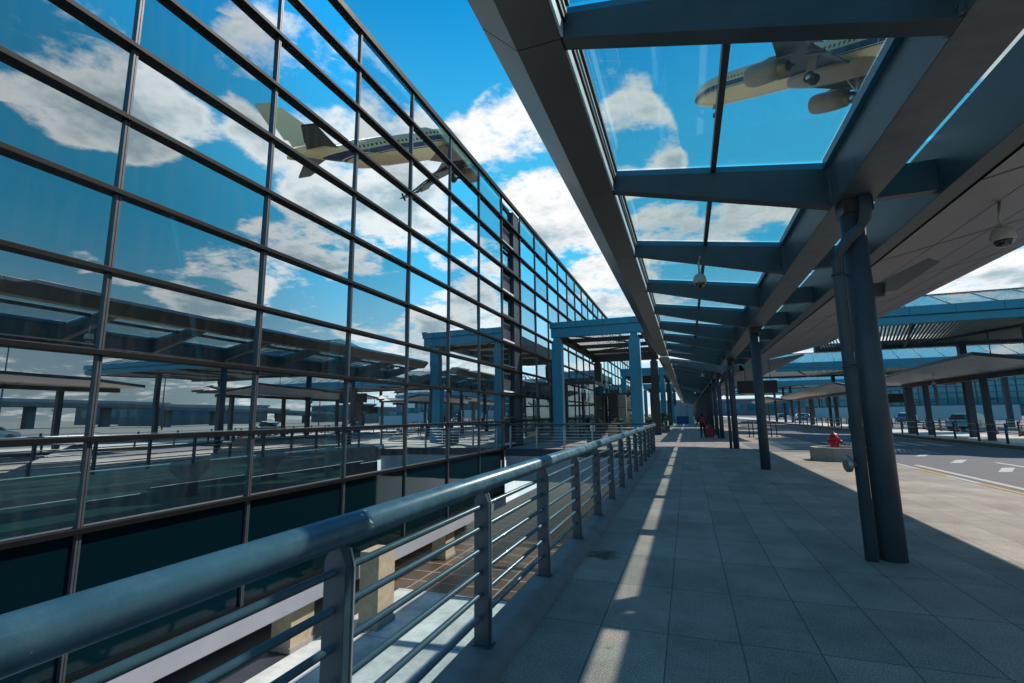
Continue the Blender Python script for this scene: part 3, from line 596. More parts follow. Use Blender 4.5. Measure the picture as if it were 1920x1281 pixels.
# entrance vestibules
def vest(x0, x1, y0, y1, h, label):
    c = thing('entrance_vestibule', label, 'entrance', ((x0+x1)/2, y0, 0), 0, 'entrance boxes in front of the facade'); X0, X1 = x0-(x0+x1)/2, x1-(x0+x1)/2; Dp = y1-y0
    B(X0, X1, 0, Dp, h-.25, h).build('roof', 'brown', c, .01)
    B(X0, X0+.3, 0, Dp, 0, h-.25).build('side_wall', 'slate', c)
    for x in (X0+.35, X0+(X1-X0)*.5, X1-.12): B(x, x+.12, 0, .12, 0, h-.25).build('frame_post', 'brown', c)
    B(X0+.47, X1-.12, .02, .1, h*.55, h*.55+.12).build('door_header', 'brown', c)
    B(X0+.47, X1-.12, .05, .06, .0, h-.25).build('front_glass', 'clear', c)
    B(X1-.05, X1-.03, .12, Dp-.1, .0, h-.05).build('side_glass', 'clear', c)
    B(X1-.10, X1, Dp-.1, Dp, 0, h-.25).build('frame_post', 'brown', c)
    MB().tube([(X0+.6, .2, h*.62), (X0+(X1-X0)*.55, .2, h-.3)], .05, 8).build('brace', 'brown', c)
vest(-8.3, -5.9, 33.4, 37.2, 3.9, 'dark framed glass entrance box behind the left blue column')
vest(-8.3, -4.4, 43.0, 47.5, 3.4, 'second dark entrance box farther along the facade')
w = thing('stone_screen', 'grey stone-clad screen wall beside the second entrance', 'wall', (-4.95, 40.2, 0))
for i in range(3): B(-.32, .32, 0, .3, i*1.05+.02, i*1.05+1.03).build('stone_panel', 'conc', w, .01)
B(-.95, -.33, .02, .3, 0, 3.15).build('dark_panel', 'slate', w)
w = thing('litter_bin', 'dark blue-grey box bin behind the far railing', 'bin', (-4.45, 24.6, 0))
B(-.36, .36, -.25, .25, .06, .6).build('body', 'steel', w, .02); B(-.38, .38, -.27, .27, .6, .64).build('lid', 'slate', w, .01)
w = thing('brown_crate', 'small tan box standing beyond the far railing', 'box', (-4.75, 33.0, 0)); B(-.28, .28, -.25, .25, 0, .8).build('body', mat('tan_board', (.36, .20, .11), .7), w, .01); B(-.29, .29, -.26, .26, .8, .83).build('lid', bpy.data.materials['tan_board'], w)

# palms and shrubs
def palm(loc, h, r, label, seed):
    rd = random.Random(seed); c = thing('cycad_palm', label, 'plant', loc, 0, 'potted palms between the pergola columns')
    MB().lathe([(.26, 0), (.34, .45), (.36, .5), (.30, .5)], (0, 0, 0), 16).build('pot', 'conc', c)
    MB().tube([(0, 0, .4), (.02, 0, h*.45)], [.09, .07], 8).build('trunk', 'bark', c)
    lb = MB()
    for k in range(46):
        a = rd.uniform(0, 2*PI); el = rd.uniform(.1, 1.25); ln = r*rd.uniform(.75, 1.15); base = Vector((0, 0, h*.45)); pts = []
        for q in range(7):
            u = q/6; pts.append(base+Vector((math.cos(a)*math.cos(el)*ln*u, math.sin(a)*math.cos(el)*ln*u, math.sin(el)*ln*u*1.15-ln*.55*u*u)))
        for q in range(6):
            d = (pts[q+1]-pts[q]).normalized(); s_ = d.cross(Vector((0, 0, 1))).normalized()
            for sd in (-1, 1):
                for w_ in (0, .5):
                    p = pts[q].lerp(pts[q+1], w_); tip = p+s_*sd*.22*(1-(q/6)**2)+d*.12-Vector((0, 0, .05)); lb.quad(p, p+d*.035, tip, tip-d*.012)
    lb.build('fronds', 'leaf', c)
for i, (x, y, h, r) in enumerate(((-5.0, 38.6, 1.5, 1.0), (-3.9, 40.6, 2.2, 1.3), (-3.0, 42.0, 1.9, 1.2), (-2.1, 43.5, 2.4, 1.2), (-1.9, 47.5, 2.3, 1.1), (-4.4, 45.5, 2.2, 1.2))):
    palm((x, y, 0), h, r, ['low potted palm farthest left beside the stone screen', 'potted palm left of the right blue column', 'potted palm behind the right blue column', 'yellow-green potted palm right of the dark rear column',
         'potted palm farthest back beside the walkway', 'tall potted palm in front of the second entrance box'][i], i)

# ------------------------------------------------------------------ roofs crossing the roads
def crossing(ya, x0, x1, label, dz=0):
    c = thing('crossing_canopy', label, 'canopy', (0, ya, 0), 0, 'blue-edged roofs crossing the road')
    D1, H0, H1 = 10.6, 5.62, 6.42
    B(x0, x1, 0, .35, H0, H0+.36).build('lower_fascia', 'blue', c, .02)
    fb = MB(); x = x0-.05
    while x < x1: fb.box(x+.008, min(x+1.75, x1)-.008, -.10, .38, H0+.40, H1); x += 1.75
    fb.build('upper_fascia', 'blue', c)
    # glazed slope up to the ridge and down
    gb = MB(); rb = MB(); x = x0
    while x < x1-.2:
        xe = min(x+1.75, x1)
        gb.quad((x+.02, .3, H1+.02), (xe-.02, .3, H1+.02), (xe+.98, 4.9, 7.85), (x+1.02, 4.9, 7.85))
        gb.quad((x+1.02, 4.9, 7.85), (xe+.98, 4.9, 7.85), (xe-.02, D1-.2, H1), (x+.02, D1-.2, H1))
        rb.tube([(x, .3, H1+.04), (x+1.0, 4.9, 7.87), (x, D1-.2, H1+.02)], .022, 5); x += 1.75
    rb.tube([(x0+1, 4.9, 7.88), (x1+1, 4.9, 7.88)], .03, 6)
    gl_ = gb.build('glazed_roof', 'roofglass', c); rb.build('rafter', 'slate', gl_)
    sb = MB(); x = x0-2.5
    while x < x1:
        xa, xb = max(x, x0), x+2.8; ua = (xa-x)/2.8
        ya_ = .4+ua*(D1-1.0)
        if xb > x1: ub = (x1-x)/2.8; xb = x1
        else: ub = 1
        yb2 = .4+ub*(D1-1.0)
        if yb2 > ya_: sb.quad((xa, ya_, H0+.22), (xa+.075, ya_, H0+.25), (xb+.075, yb2, H0+.25), (xb, yb2, H0+.22)); sb.quad((xa+.075, ya_, H0+.25), (xa+.075, ya_, H0+.13), (xb+.075, yb2, H0+.13), (xb+.075, yb2, H0+.25))
        x += .17
    sb.build('slats', 'slat', c)
    B(x0, x1, D1-.35, D1, H0-.02, H0+.5).build('rear_beam', 'brown', c)
    x = x0+.4
    for i in range(int((x1-x0)//6)): 
        X = x0+2+i*6; MB().tube([(X, .4, H0+.05), (X+3, D1-.4, H0+.05)], .07, 8).tube([(X+6, .4, H0+.05), (X+3, D1-.4, H0+.05)], .07, 8).build('brace', 'brown', c)
    for X in (15.6, 27.6):
        if X < x1:
            for Y in (2.5, 8.6): B(X-.17, X+.17, Y-.17, Y+.17, 0, H0).build('column', 'slate', c)
    return c
crossing(27.3, 8.4, 34, 'nearest blue-edged glazed roof crossing the road at upper right')
crossing(54.6, 8.6, 40, 'second blue-edged glazed roof crossing the road')
crossing(85.0, 8.6, 40, 'third blue-edged roof crossing the road in the distance')
crossing(116., 8.6, 40, 'farthest small blue-edged roof crossing the road')

# ------------------------------------------------------------------ island canopies on the median
def island(ya, yb_, label, cols):
    c = thing('island_canopy', label, 'canopy', (12, ya, 0), 0, 'canopies on the traffic island'); Ln = yb_-ya
    L2 = [(0+.9, 0, 3.45), (0, 2.2, 3.96), (0, Ln*.4, 3.86), (.2, Ln-3.5, 3.62), (1.2, Ln, 3.42)]
    sb, tb, fb = MB(), MB(), MB(); up = Vector((0, 0, .16))
    for k in range(4):
        a, b_ = Vector(L2[k]), Vector(L2[k+1]); ia, ib = Vector((2.6, a.y, 3.40)), Vector((2.6, b_.y, 3.40)); oa, ob = Vector((5.2-a.x, a.y, a.z)), Vector((5.2-b_.x, b_.y, b_.z))
        sb.quad(a, b_, ib, ia); sb.quad(ia, ib, ob, oa); tb.quad(a+up, b_+up, ib+up*1.5, ia+up*1.5); tb.quad(ia+up*1.5, ib+up*1.5, ob+up, oa+up); fb.quad(a, b_, b_+up, a+up); fb.quad(oa, ob, ob+up, oa+up)
    for k in (0, 4):
        a = Vector(L2[k]); o_ = Vector((5.2-a.x, a.y, a.z)); i_ = Vector((2.6, a.y, 3.4)); fb.quad(a, i_, i_+up*1.5, a+up); fb.quad(i_, o_, o_+up, i_+up*1.5)
    s_ = sb.build('soffit', 'island_soffit' if 'island_soffit' in M else 'soffit', c); tb.build('roof_skin', 'gutter', c); fb.build('edge_fascia', 'brown', c)
    jb = MB(); y = 3.0
    while y < Ln-1:
        jb.quad((.25, y, 3.84-(.25)*0-(y/Ln)*.16), (2.58, y, 3.392), (2.58, y+.03, 3.392), (.25, y+.03, 3.84-(y/Ln)*.16)); y += 3
    jb.build('panel_joint', 'dark', s_)
    B(2.45, 2.75, .6, Ln-.6, 3.15, 3.38).build('ridge_beam', 'brown', c)
    for q in cols:
        w_ = .22 if q[1] else .13
        cc = B(2.6-w_, 2.6+w_, q[0]-ya-w_, q[0]-ya+w_, .02, 3.15).build('column', 'slate', c, .02)
        B(2.6+w_, 2.6+w_+.35, q[0]-ya-.03, q[0]-ya+.03, 2.1, 2.16).build('bracket', 'slate', cc)
M['island_soffit'] = mat('island_soffit_panel', (.76, .66, .58), .5, 0, .08, .8)
island(-13, 19.5, 'near island canopy on the traffic island, seen mirrored in the facade', [(y, y == 1) for y in (-8, -2, 4, 10, 16)])
island(24.6, 42.5, 'island canopy with pale pitched soffit behind the nearest column', [(26.5, 0), (32.0, 0), (38.6, 0), (41.3, 1)])
island(46.4, 79.0, 'long thin island canopy farther away beside the road', [(49, 0), (54, 0), (61.5, 0), (70, 1), (77, 0)])
island(84, 112, 'far island canopy near the end of the road', [(88, 0), (96, 0), (104, 0)])
sg = thing('island_sign', 'dark blank sign panel hung on the island canopy column', 'sign', (13.3, 41.0, 0)); B(-.9, .9, -.06, .06, 2.15, 2.75).build('panel', 'sign', sg); B(-.7, -.66, -.02, .02, 2.75, 3.55).build('hanger', 'brown', sg)
for i, (x, y) in enumerate(((13.1, 33.5), (13.1, 60), (13.1, 72))): ptz((x, y, 3.0), .65, ['small dome camera under the nearer island canopy', 'tiny dome camera under the long island canopy, nearer one', 'tiny dome camera under the long island canopy, farther one'][i])
# mast above the near island canopy
mm = thing('antenna_mast', 'thin dark mast rising above the nearer island canopy', 'mast', (15.1, 32, 0)); MB().tube([(0, 0, 3.7), (-.03, 0, 6.1)], .025, 6).build('rod', 'slate', mm); MB().tube([(0, 0, 3.6), (0, 0, 3.9)], .05, 6).build('foot', 'slate', mm)

# island fences
def fence(x, y0, y1, st, h, label, rails):
    c = thing('guard_fence', label, 'fence', (x, y0, 0), 0, 'guard fences along the traffic island')
    y = 0; k = 0
    while y <= y1-y0 and k < 60: MB().tube([(0, y, .02), (0, y, h)], .055, 8).build('post', 'post', c); y += st; k += 1
    for z in rails: MB().tube([(0, 0, z), (0, y-st, z)], .018, 6).build('rail', 'edge', c)
fence(13.85, 8, 80, 2.35, .95, 'dark post and double rail fence along the near edge of the traffic island', (.88, .52))
fence(18.2, 30, 84, 2.35, .9, 'dark post fence along the far edge of the traffic island', (.85, .5))
fence(25.8, 36, 110, 3.0, .8, 'distant dark post fence beyond the second road', (.75,))

# stanchions on the pavement
for i, (x, y) in enumerate(((3.70, 35.2), (3.95, 35.3), (5.0, 35.3), (5.33, 35.5), (4.3, 41), (4.6, 41.2))):
    v = thing('queue_stanchion', ['first black stanchion from the left in the near queue barrier', 'second black stanchion from the left in the near queue barrier', 'third black stanchion from the left in the near queue barrier', 'rightmost black stanchion of the near queue barrier', 'left black stanchion farther along the pavement', 'right black stanchion farther along the pavement'][i], 'stanchion', (x, y, 0), 0, 'black queue stanchions on the pavement')
    MB().lathe([(.17, 0), (.17, .015), (.04, .04)], (0, 0, 0), 16).build('base', 'rubber', v); MB().tube([(0, 0, .03), (0, 0, .98)], .03, 8).build('pole', 'rubber', v)
    if i in (1, 3): B(-1.25 if i == 1 else -.33, 0, -.005, .005, .9, .95).build('belt', 'rubber', v)

# ------------------------------------------------------------------ hydrant in its stone ring
pl = thing('stone_planter', 'octagonal grey stone planter ring around the red hydrant', 'planter', (4.68, 18.95, 0))
oc = [(.92*math.cos(PI/8+k*PI/4)*1.0, .72*math.sin(PI/8+k*PI/4)) for k in range(8)]; ic = [(.72*math.cos(PI/8+k*PI/4), .54*math.sin(PI/8+k*PI/4)) for k in range(8)]
mb = MB(); o0 = [mb.b.verts.new((x, y, 0)) for x, y in oc]; o1 = [mb.b.verts.new((x, y, .42)) for x, y in oc]; i1 = [mb.b.verts.new((x, y, .42)) for x, y in ic]; i0 = [mb.b.verts.new((x, y, .1)) for x, y in ic]
for k in range(8):
    q = (k+1) % 8; mb.b.faces.new((o0[k], o0[q], o1[q], o1[k])); mb.b.faces.new((o1[k], o1[q], i1[q], i1[k])); mb.b.faces.new((i1[k], i1[q], i0[q], i0[k]))
mb.b.faces.new(i0); mb.build('ring', 'conc', pl, .012)
MB().lathe([(.5, .0), (.5, .02)], (0, 0, .11), 16).build('soil', mat('dark_soil', (.02, .018, .015), .9, 0, .3, 20, .5, 40), pl)
hy = thing('fire_hydrant', 'red fire hydrant standing inside the stone planter', 'hydrant', (4.52, 18.95, .11))
MB().lathe([(.15, 0), (.15, .04), (.125, .06), (.125, .56), (.15, .57), (.15, .61), (.13, .63), (.115, .69), (.07, .74), (.04, .75), (.035, .79), (.0005, .795)], (0, 0, .1-.1), 20).build('barrel', 'red', hy)
for s_ in (-1, 1): MB().lathe([(.05, .10), (.06, .16), (.06, .20), (.03, .215), (.03, .235)], (0, 0, .48), 12, (s_, -.15, 0)).build('nozzle', 'red', hy)
MB().lathe([(.06, .08), (.065, .15), (.035, .17)], (0, 0, .46), 12, (0, -1, 0)).build('front_nozzle', 'red', hy)
MB().tube([(-.17, -.03, .33), (-.17, -.03, .2), (-.12, -.05, .12)], .006, 6).build('chain', 'chrome', hy)

# ------------------------------------------------------------------ pedestrian with suitcase
def skin_body(name, verts, edges, radii, mtl, parent):
    me = bpy.data.meshes.new(name); me.from_pydata(verts, edges, []); o = bpy.data.objects.new(name, me); COL.objects.link(o); o.parent = parent
    sk = o.modifiers.new('skin', 'SKIN'); sk.use_smooth_shade = True
    for v, r in zip(me.skin_vertices[0].data if me.skin_vertices else [], radii): v.radius = r if isinstance(r, tuple) else (r, r)
    o.modifiers.new('sub', 'SUBSURF').levels = 1; o.modifiers['sub'].render_levels = 2; me.materials.append(M[mtl]); return o
def skin_obj(name, verts, edges, radii, mtl, parent):
    me = bpy.data.meshes.new(name); me.from_pydata(verts, edges, []); o = bpy.data.objects.new(name, me); COL.objects.link(o); o.parent = parent
    o.modifiers.new('skin', 'SKIN').use_smooth_shade = True
    if not me.skin_vertices: me.attributes
    for v, r in zip(me.skin_vertices[0].data, radii): v.radius = r if isinstance(r, tuple) else (r, r)
    me.skin_vertices[0].data[0].use_root = True
    sb = o.modifiers.new('sub', 'SUBSURF'); sb.levels = 1; sb.render_levels = 2; me.materials.append(M[mtl]); return o
pn = thing('person', 'walking person in dark clothes with red backpack pulling a red suitcase', 'person', (.85, 33.5, 0), .05)
#      0 pelvis       1 waist        2 chest        3 neck         4 head base    5 head mid     6 head top
V = [(0, 0, .86), (0, .01, 1.0), (0, .02, 1.22), (0, .02, 1.36), (0, .03, 1.43), (0, .035, 1.50), (0, .03, 1.57),
     (-.085, 0, .80), (-.09, .12, .46), (-.09, .02, .09), (-.09, .14, .04),          # left leg forward
     (.085, 0, .80), (.09, -.02, .46), (.10, -.24, .13), (.10, -.13, .05),           # right leg behind
     (-.17, .02, 1.31), (-.27, -.06, 1.07), (-.36, .06, .86), (-.38, .10, .78),      # left arm swung out
     (.17, .02, 1.31), (.24, -.05, 1.06), (.27, -.12, .83), (.28, -.13, .76)]        # right arm to the suitcase
E_ = [(0, 1), (1, 2), (2, 3), (3, 4), (4, 5), (5, 6), (0, 7), (7, 8), (8, 9), (9, 10), (0, 11), (11, 12), (12, 13), (13, 14), (2, 15), (15, 16), (16, 17), (17, 18), (2, 19), (19, 20), (20, 21), (21, 22)]
Rr = [(.15, .11), (.135, .095), (.16, .11), (.055, .055), (.07, .08), (.085, .10), (.06, .07), .09, .06, .042, .035, .09, .06, .042, .035, .055, .042, .034, .028, .055, .042, .034, .028]
skin_obj('body', V, E_, Rr, 'cloth', pn)
MB().lathe([(.03, -.10), (.09, -.07), (.11, 0), (.10, .07), (.05, .115), (.001, .12)], (0, .02, 1.51), 16).build('hair', 'hair', pn)
for sx, h_ in ((-.385, (.115, .745)), (.283, (-.13, .735))):
    hb = MB()
    for q in range(4): hb.tube([(sx-.02+q*.013, h_[0], h_[1]+.02), (sx-.02+q*.013, h_[0]+.015, h_[1]-.04), (sx-.015+q*.012, h_[0]+.005, h_[1]-.075)], [.009, .008, .006], 6)
    hb.tube([(sx, h_[0]+.02, h_[1]+.02), (sx, h_[0]+.045, h_[1]-.02)], [.01, .007], 6); hb.build('hand', 'skin', pn)
bk = MB().prism([(-.13, .95), (.13, .95), (.14, 1.2), (.10, 1.33), (-.10, 1.33), (-.14, 1.2)], -.22, -.09).build('backpack', 'pack', pn, .03)
MB().box(-.09, .09, -.25, -.215, .98, 1.12).build('pocket', 'pack', bk, .02)
sc = thing('suitcase', 'red trolley suitcase rolling beside the pedestrian', 'suitcase', (1.24, 33.25, 0), .1)
B(-.23, .23, -.13, .13, .06, .66).build('shell', 'pack', sc, .04)
for x in (-.18, .18):
    for y in (-.09, .09): MB().lathe([(.028, -.012), (.028, .012)], (x, y, .03), 10, (1, 0, 0)).build('wheel', 'rubber', sc)
MB().tube([(-.09, .05, .66), (-.1, .05, .82), (.1, .05, .82), (.09, .05, .66)], .012, 8).build('handle', 'pale', sc)

# ------------------------------------------------------------------ cars
def carbody(paint):
    c = thing('parked_car', '', 'car', (0, 0, 0), 0, 'cars on the roads beyond the traffic island')
    # length along x, front +x
    side = [(-2.2, .45), (-2.22, .75), (-2.1, .92), (-1.55, .98), (-1.05, 1.38), (-.6, 1.45), (.35, 1.43), (.75, 1.28), (1.2, .98), (1.95, .84), (2.2, .66), (2.22, .42), (1.85, .30), (1.75, .36), (1.62, .58), (1.35, .66), (1.1, .58), (.98, .34), (-.98, .34), (-1.1, .58), (-1.35, .66), (-1.62, .58), (-1.75, .36), (-2.0, .32)]
    mb = MB(); A = []; 
    def yof(x, z): return .86 if z < .95 else .86-.38*(z-.95)
    L1 = [mb.b.verts.new((x, -yof(x, z), z)) for x, z in side]; L2 = [mb.b.verts.new((x, yof(x, z), z)) for x, z in side]
    mb.b.faces.new(L1); mb.b.faces.new(L2[::-1]); n_ = len(side)
    for i in range(n_): mb.b.faces.new((L1[i], L1[(i+1) % n_], L2[(i+1) % n_], L2[i]))
    body = mb.build('body', paint, c, .04)
    gz = MB()
    for s_ in (-1, 1):
        P_ = [(-1.42, 1.0), (-.98, 1.33), (-.55, 1.38), (.32, 1.36), (.68, 1.24), (1.02, 1.0)]
        gz.b.faces.new([gz.b.verts.new((x, s_*(yof(x, z)+.012), z)) for x, z in P_])
    gz.build('side_window', 'dome', c)
    MB().quad((.80, -.68, 1.27), (1.19, -.78, 1.0), (1.19, .78, 1.0), (.80, .68, 1.27)).build('windscreen', 'dome', c).location = (.012, 0, .012)
    MB().quad((-1.09, -.68, 1.36), (-1.53, -.78, 1.01), (-1.53, .78, 1.01), (-1.09, .68, 1.36)).build('rear_window', 'dome', c).location = (-.012, 0, .012)
    for x in (-1.36, 1.36):
        for s_ in (-1, 1):
            w_ = MB().lathe([(.2, -.1), (.30, -.1), (.315, -.06), (.315, .06), (.30, .1), (.2, .1)], (x, s_*.78, .315), 20, (0, s_, 0)).build('wheel', 'rubber', c)
            MB().lathe([(.03, .09), (.19, .085), (.20, .06)], (x, s_*.78, .315), 16, (0, s_, 0)).build('rim', 'chrome', w_)
    for s_ in (-1, 1):
        B(2.1, 2.215, s_*.62-.16, s_*.62+.16, .62, .74).build('headlight', 'white', c, .02)
        B(-2.225, -2.15, s_*.66-.13, s_*.66+.13, .7, .84).build('tail_light', 'red', c, .02)
    return c
paints = {'car_teal': (.02, .16, .17), 'car_white': (.6, .62, .62), 'car_sky': (.12, .42, .55), 'car_blue': (.02, .10, .22), 'car_dark': (.02, .025, .03), 'car_silver': (.3, .34, .36)}
for k, v_ in paints.items(): M[k] = mat(k, v_, .25, .1, .03, 3, coat=.8)
base = {k: None for k in paints}
cars = [('car_teal', (20.9, 48.6), .9, 'teal sedan passing between the island canopy columns'), ('car_teal', (22.5, 38.5), 1.0, 'dark teal car cut by the right edge of the picture'),
        ('car_sky', (22.5, 118), 1.5, 'light blue car far off left of the long island canopy'), ('car_blue', (26, 132), 1.5, 'dark blue car just left of the light blue one'), ('car_white', (28.6, 126), 1.2, 'white car beyond the distant fence, between thin columns'),
        ('car_white', (29.6, 108), 1.3, 'white car half hidden by the second thin column'), ('car_sky', (28.2, 92), 1.1, 'pale blue car left of the third thin column'), ('car_blue', (29.3, 84), 1.0, 'blue car just left of the nearest downpipe'),
        ('car_silver', (33.5, 116), 1.1, 'silver car in the back row of traffic'), ('car_white', (34, 98), 1.1, 'white car in the back row of traffic'), ('car_dark', (24.0, 150), 1.5, 'dark car farthest down the road'),
        ('car_white', (32, 4), .2, 'white car on the outer road, seen mirrored in the facade'), ('car_dark', (28.5, -6), .1, 'dark car on the outer road, seen mirrored in the facade'), ('car_white', (36, 22), 1.3, 'white car parked on the outer road opposite')]
for p_, (x, y), rz, lab in cars:
    if base[p_] is None: o = base[p_] = carbody(p_); o.location = (x, y, -.12); o.rotation_euler = (0, 0, rz); o['label'] = lab
    else: dup(base[p_], (x, y, -.12), rz, lab)
# traffic cones
cone = None
for i, (x, y) in enumerate(((19.2, 52), (19.3, 49.5), (19.4, 47), (19.5, 44.8), (19.7, 42.6), (20.0, 40.4), (20.1, 38.2), (20.1, 36))):
    lab = 'orange traffic cone, number %s from the far end of the row beside the teal sedan' % ['one', 'two', 'three', 'four', 'five', 'six', 'seven', 'eight'][i]
    if cone is None:
        cone = thing('traffic_cone', lab, 'cone', (x, y, -.12), 0, 'traffic cones in a row on the second road')
        B(-.2, .2, -.2, .2, 0, .03).build('foot', 'rubber', cone); MB().lathe([(.15, .03), (.03, .7)], (0, 0, 0), 12).build('body', 'orange', cone); MB().lathe([(.105, .32), (.077, .46)], (0, 0, 0), 12).build('stripe', 'white', cone)
    else: dup(cone, (x, y, -.12), 0, lab)

# ------------------------------------------------------------------ far buildings and clutter
tb = thing('distant_terminal', 'wide distant terminal with blue-green glass wall behind the islands', 'building', (78, 190, 0))
B(-40, 32, 0, 30, 3.2, 15.5).build('glass_wall', 'teal', tb); 
gr = MB()
for i in range(7): gr.box(-40.1, 32.1, -.3, 0, 3.2+i*1.9, 3.2+i*1.9+.22)
for i in range(30): gr.box(-40+i*2.45, -40+i*2.45+.14, -.26, -.02, 3.3, 15.3)
gr.build('glazing_grid', mat('grid_dark', (.01, .08, .12), .4), tb); B(-40.5, 34, -1, 31, 15.5, 16.3).build('roof', 'farroof', tb); B(-40, 33, .4, 29, 0, 3.2).build('base', 'far', tb)
B(22, 28.5, -.8, -.31, 5.5, 13).build('white_panel', 'white', tb)
for i in range(11):
    gx = -38+i*5
    MB().tube([(gx, .5, 16.3), (gx+2.5, .5, 18.6), (gx+5, .5, 16.3)], .2, 5).build('roof_truss', 'farroof', tb)
for i, (x, y, w_, h_, lab) in enumerate(((27.5, 112, 7, 2.4, 'pale blue hoarding panel behind the distant cars, left one'), (35.5, 112, 7, 2.4, 'pale blue hoarding panel behind the distant cars, right one'), (33.5, 78, 10.5, 2.2, 'large pale blue hoarding beyond the second road'))):
    v = thing('hoarding', lab, 'hoarding', (x, y, 0), 0, 'pale hoardings beyond the roads'); B(-w_/2, w_/2, -.03, .03, .25, h_).build('panel', 'hoard', v)
    for s_ in (-1, 0, 1): B(s_*w_/2*.96-.05, s_*w_/2*.96+.05, .04, .14, -.1, h_-.1).build('prop', 'far', v)
gt = thing('sign_gantry', 'pale lattice gantry spanning the road behind the second crossing roof', 'gantry', (22, 92, 0))
MB().tube([(-8, 0, 9.2), (14, 0, 9.2)], .12, 6).tube([(-8, 0, 7.4), (14, 0, 7.4)], .12, 6).build('chord', 'white', gt)
zb = MB()
for i in range(11): zb.tube([(-8+i*2, 0, 7.4), (-7+i*2, 0, 9.2)], .07, 5).tube([(-7+i*2, 0, 9.2), (-6+i*2, 0, 7.4)], .07, 5)
zb.build('lattice', 'white', gt); B(-7.2, -3.8, -.3, -.2, 6.9, 9.9).build('panel', 'hoard', gt)
for x in (-8, 14): MB().tube([(x, 0, -.1), (x, 0, 9.3)], .18, 8).build('leg', 'far', gt)
v = thing('blue_barrier', 'blue plastic barrier across the far end of the walkway', 'barrier', (-.75, 80, 0)); MB().prism([(-.3, 0), (.3, 0), (.12, 1.05), (-.12, 1.05)], -.9, .9, 'x').build('body', 'bluebarrier', v); B(-.85, .85, -.06, .06, 1.05, 1.15).build('top_rail', 'bluebarrier', v)
v = thing('site_screen', 'pale grey-green screen box above the blue barrier', 'screen', (-.6, 84, 0)); B(-1.5, 1.5, -.1, .1, 0, 2.9).build('panel', 'hoard', v)
for x in (-1.5, -.5, .5, 1.46): B(x, x+.05, -.13, -.1, 0, 2.95).build('stud', 'far', v)
# road works at the far end and the elevated road (seen mainly in the reflections)
fl = thing('elevated_road', 'long grey flyover with parapet on piers across the horizon', 'flyover', (0, 0, 0))
pp = [(104+i*2, -70+i*17) for i in range(16)]; db = MB()
def fz(i): return 2.6+2.2*math.sin(i/15*PI)
for i in range(15):
    (xa, y0), (xb, y1) = pp[i], pp[i+1]; za, zb_ = fz(i), fz(i+1)
    v8 = [db.b.verts.new(q) for q in ((xa, y0, za), (xa+9, y0, za), (xa+9, y0, za+1.0), (xa, y0, za+1.0), (xb, y1, zb_), (xb+9, y1, zb_), (xb+9, y1, zb_+1.0), (xb, y1, zb_+1.0))]
    for f in ((0, 1, 5, 4), (1, 2, 6, 5), (2, 3, 7, 6), (3, 0, 4, 7)): db.b.faces.new([v8[k] for k in f])
db.build('deck', 'far', fl); pb = MB()
for i in range(15):
    (xa, y0), (xb, y1) = pp[i], pp[i+1]; pb.quad((xa-.05, y0, fz(i)+1.0), (xb-.05, y1, fz(i+1)+1.0), (xb-.05, y1, fz(i+1)+1.7), (xa-.05, y0, fz(i)+1.7))
pb.build('parapet', 'farroof', fl)
for i in range(1, 15): B(pp[i][0]+3.5, pp[i][0]+5.5, pp[i][1]-.8, pp[i][1]+.8, -.2, fz(i)).build('pier', 'far', fl)
lamp = None
for i, (x, y, h_) in enumerate(((44, -10, 11), (60, 18, 9), (76, 40, 13), (80, 66, 12), (50, 62, 10), (70, 100, 12), (46, 96, 10), (84, 128, 13), (52, 140, 11))):
    lab = 'tall thin lamp post beyond the roads, number %s from the near end' % ['one', 'two', 'three', 'four', 'five', 'six', 'seven', 'eight', 'nine'][i]
    if lamp is None:
        lamp = thing('lamp_post', lab, 'lamp post', (x, y, -.1), 0, 'lamp posts beyond the roads'); MB().tube([(0, 0, 0), (0, 0, 10)], [.14, .08], 8).build('pole', 'far', lamp); MB().lathe([(.1, 9.7), (.9, 9.95), (.9, 10.1), (.1, 10.2)], (0, 0, 0), 10).build('lamp_head', 'slate', lamp)
    else: dup(lamp, (x, y, -.1), 0, lab, scale=(1, 1, h_/10))
for i, (x, y, sx, sy_, h_, lab) in enumerate(((150, 34, 30, 34, 7.4, 'low grey building with a flat roof beyond the flyover'), (190, 150, 40, 60, 7, 'long low grey building behind the flyover'), (160, 235, 30, 40, 8, 'stepped grey building far behind the lamp posts'), (28, 330, 90, 30, 9, 'low dark buildings at the far end of the road'))):
    v = thing('low_building', lab, 'building', (x, y, 0)); B(-sx/2, sx/2, -sy_/2, sy_/2, -.2, h_).build('wall', 'far', v); B(-sx/2-.6, sx/2+.6, -sy_/2-.6, sy_/2+.6, h_, h_+.8).build('roof', 'farroof', v)
    wb = MB()
    for k in range(int(sy_//6)): wb.box(-sx/2-.06, -sx/2-.01, -sy_/2+1+k*6, -sy_/2+6.2+k*6, h_*.55, h_*.7)
    for k in range(int(sx//6)): wb.box(-sx/2+2+k*6, -sx/2+6+k*6, -sy_/2-.06, -sy_/2-.01, h_*.35, h_*.75)
    wb.build('window_band', 'teal', v)

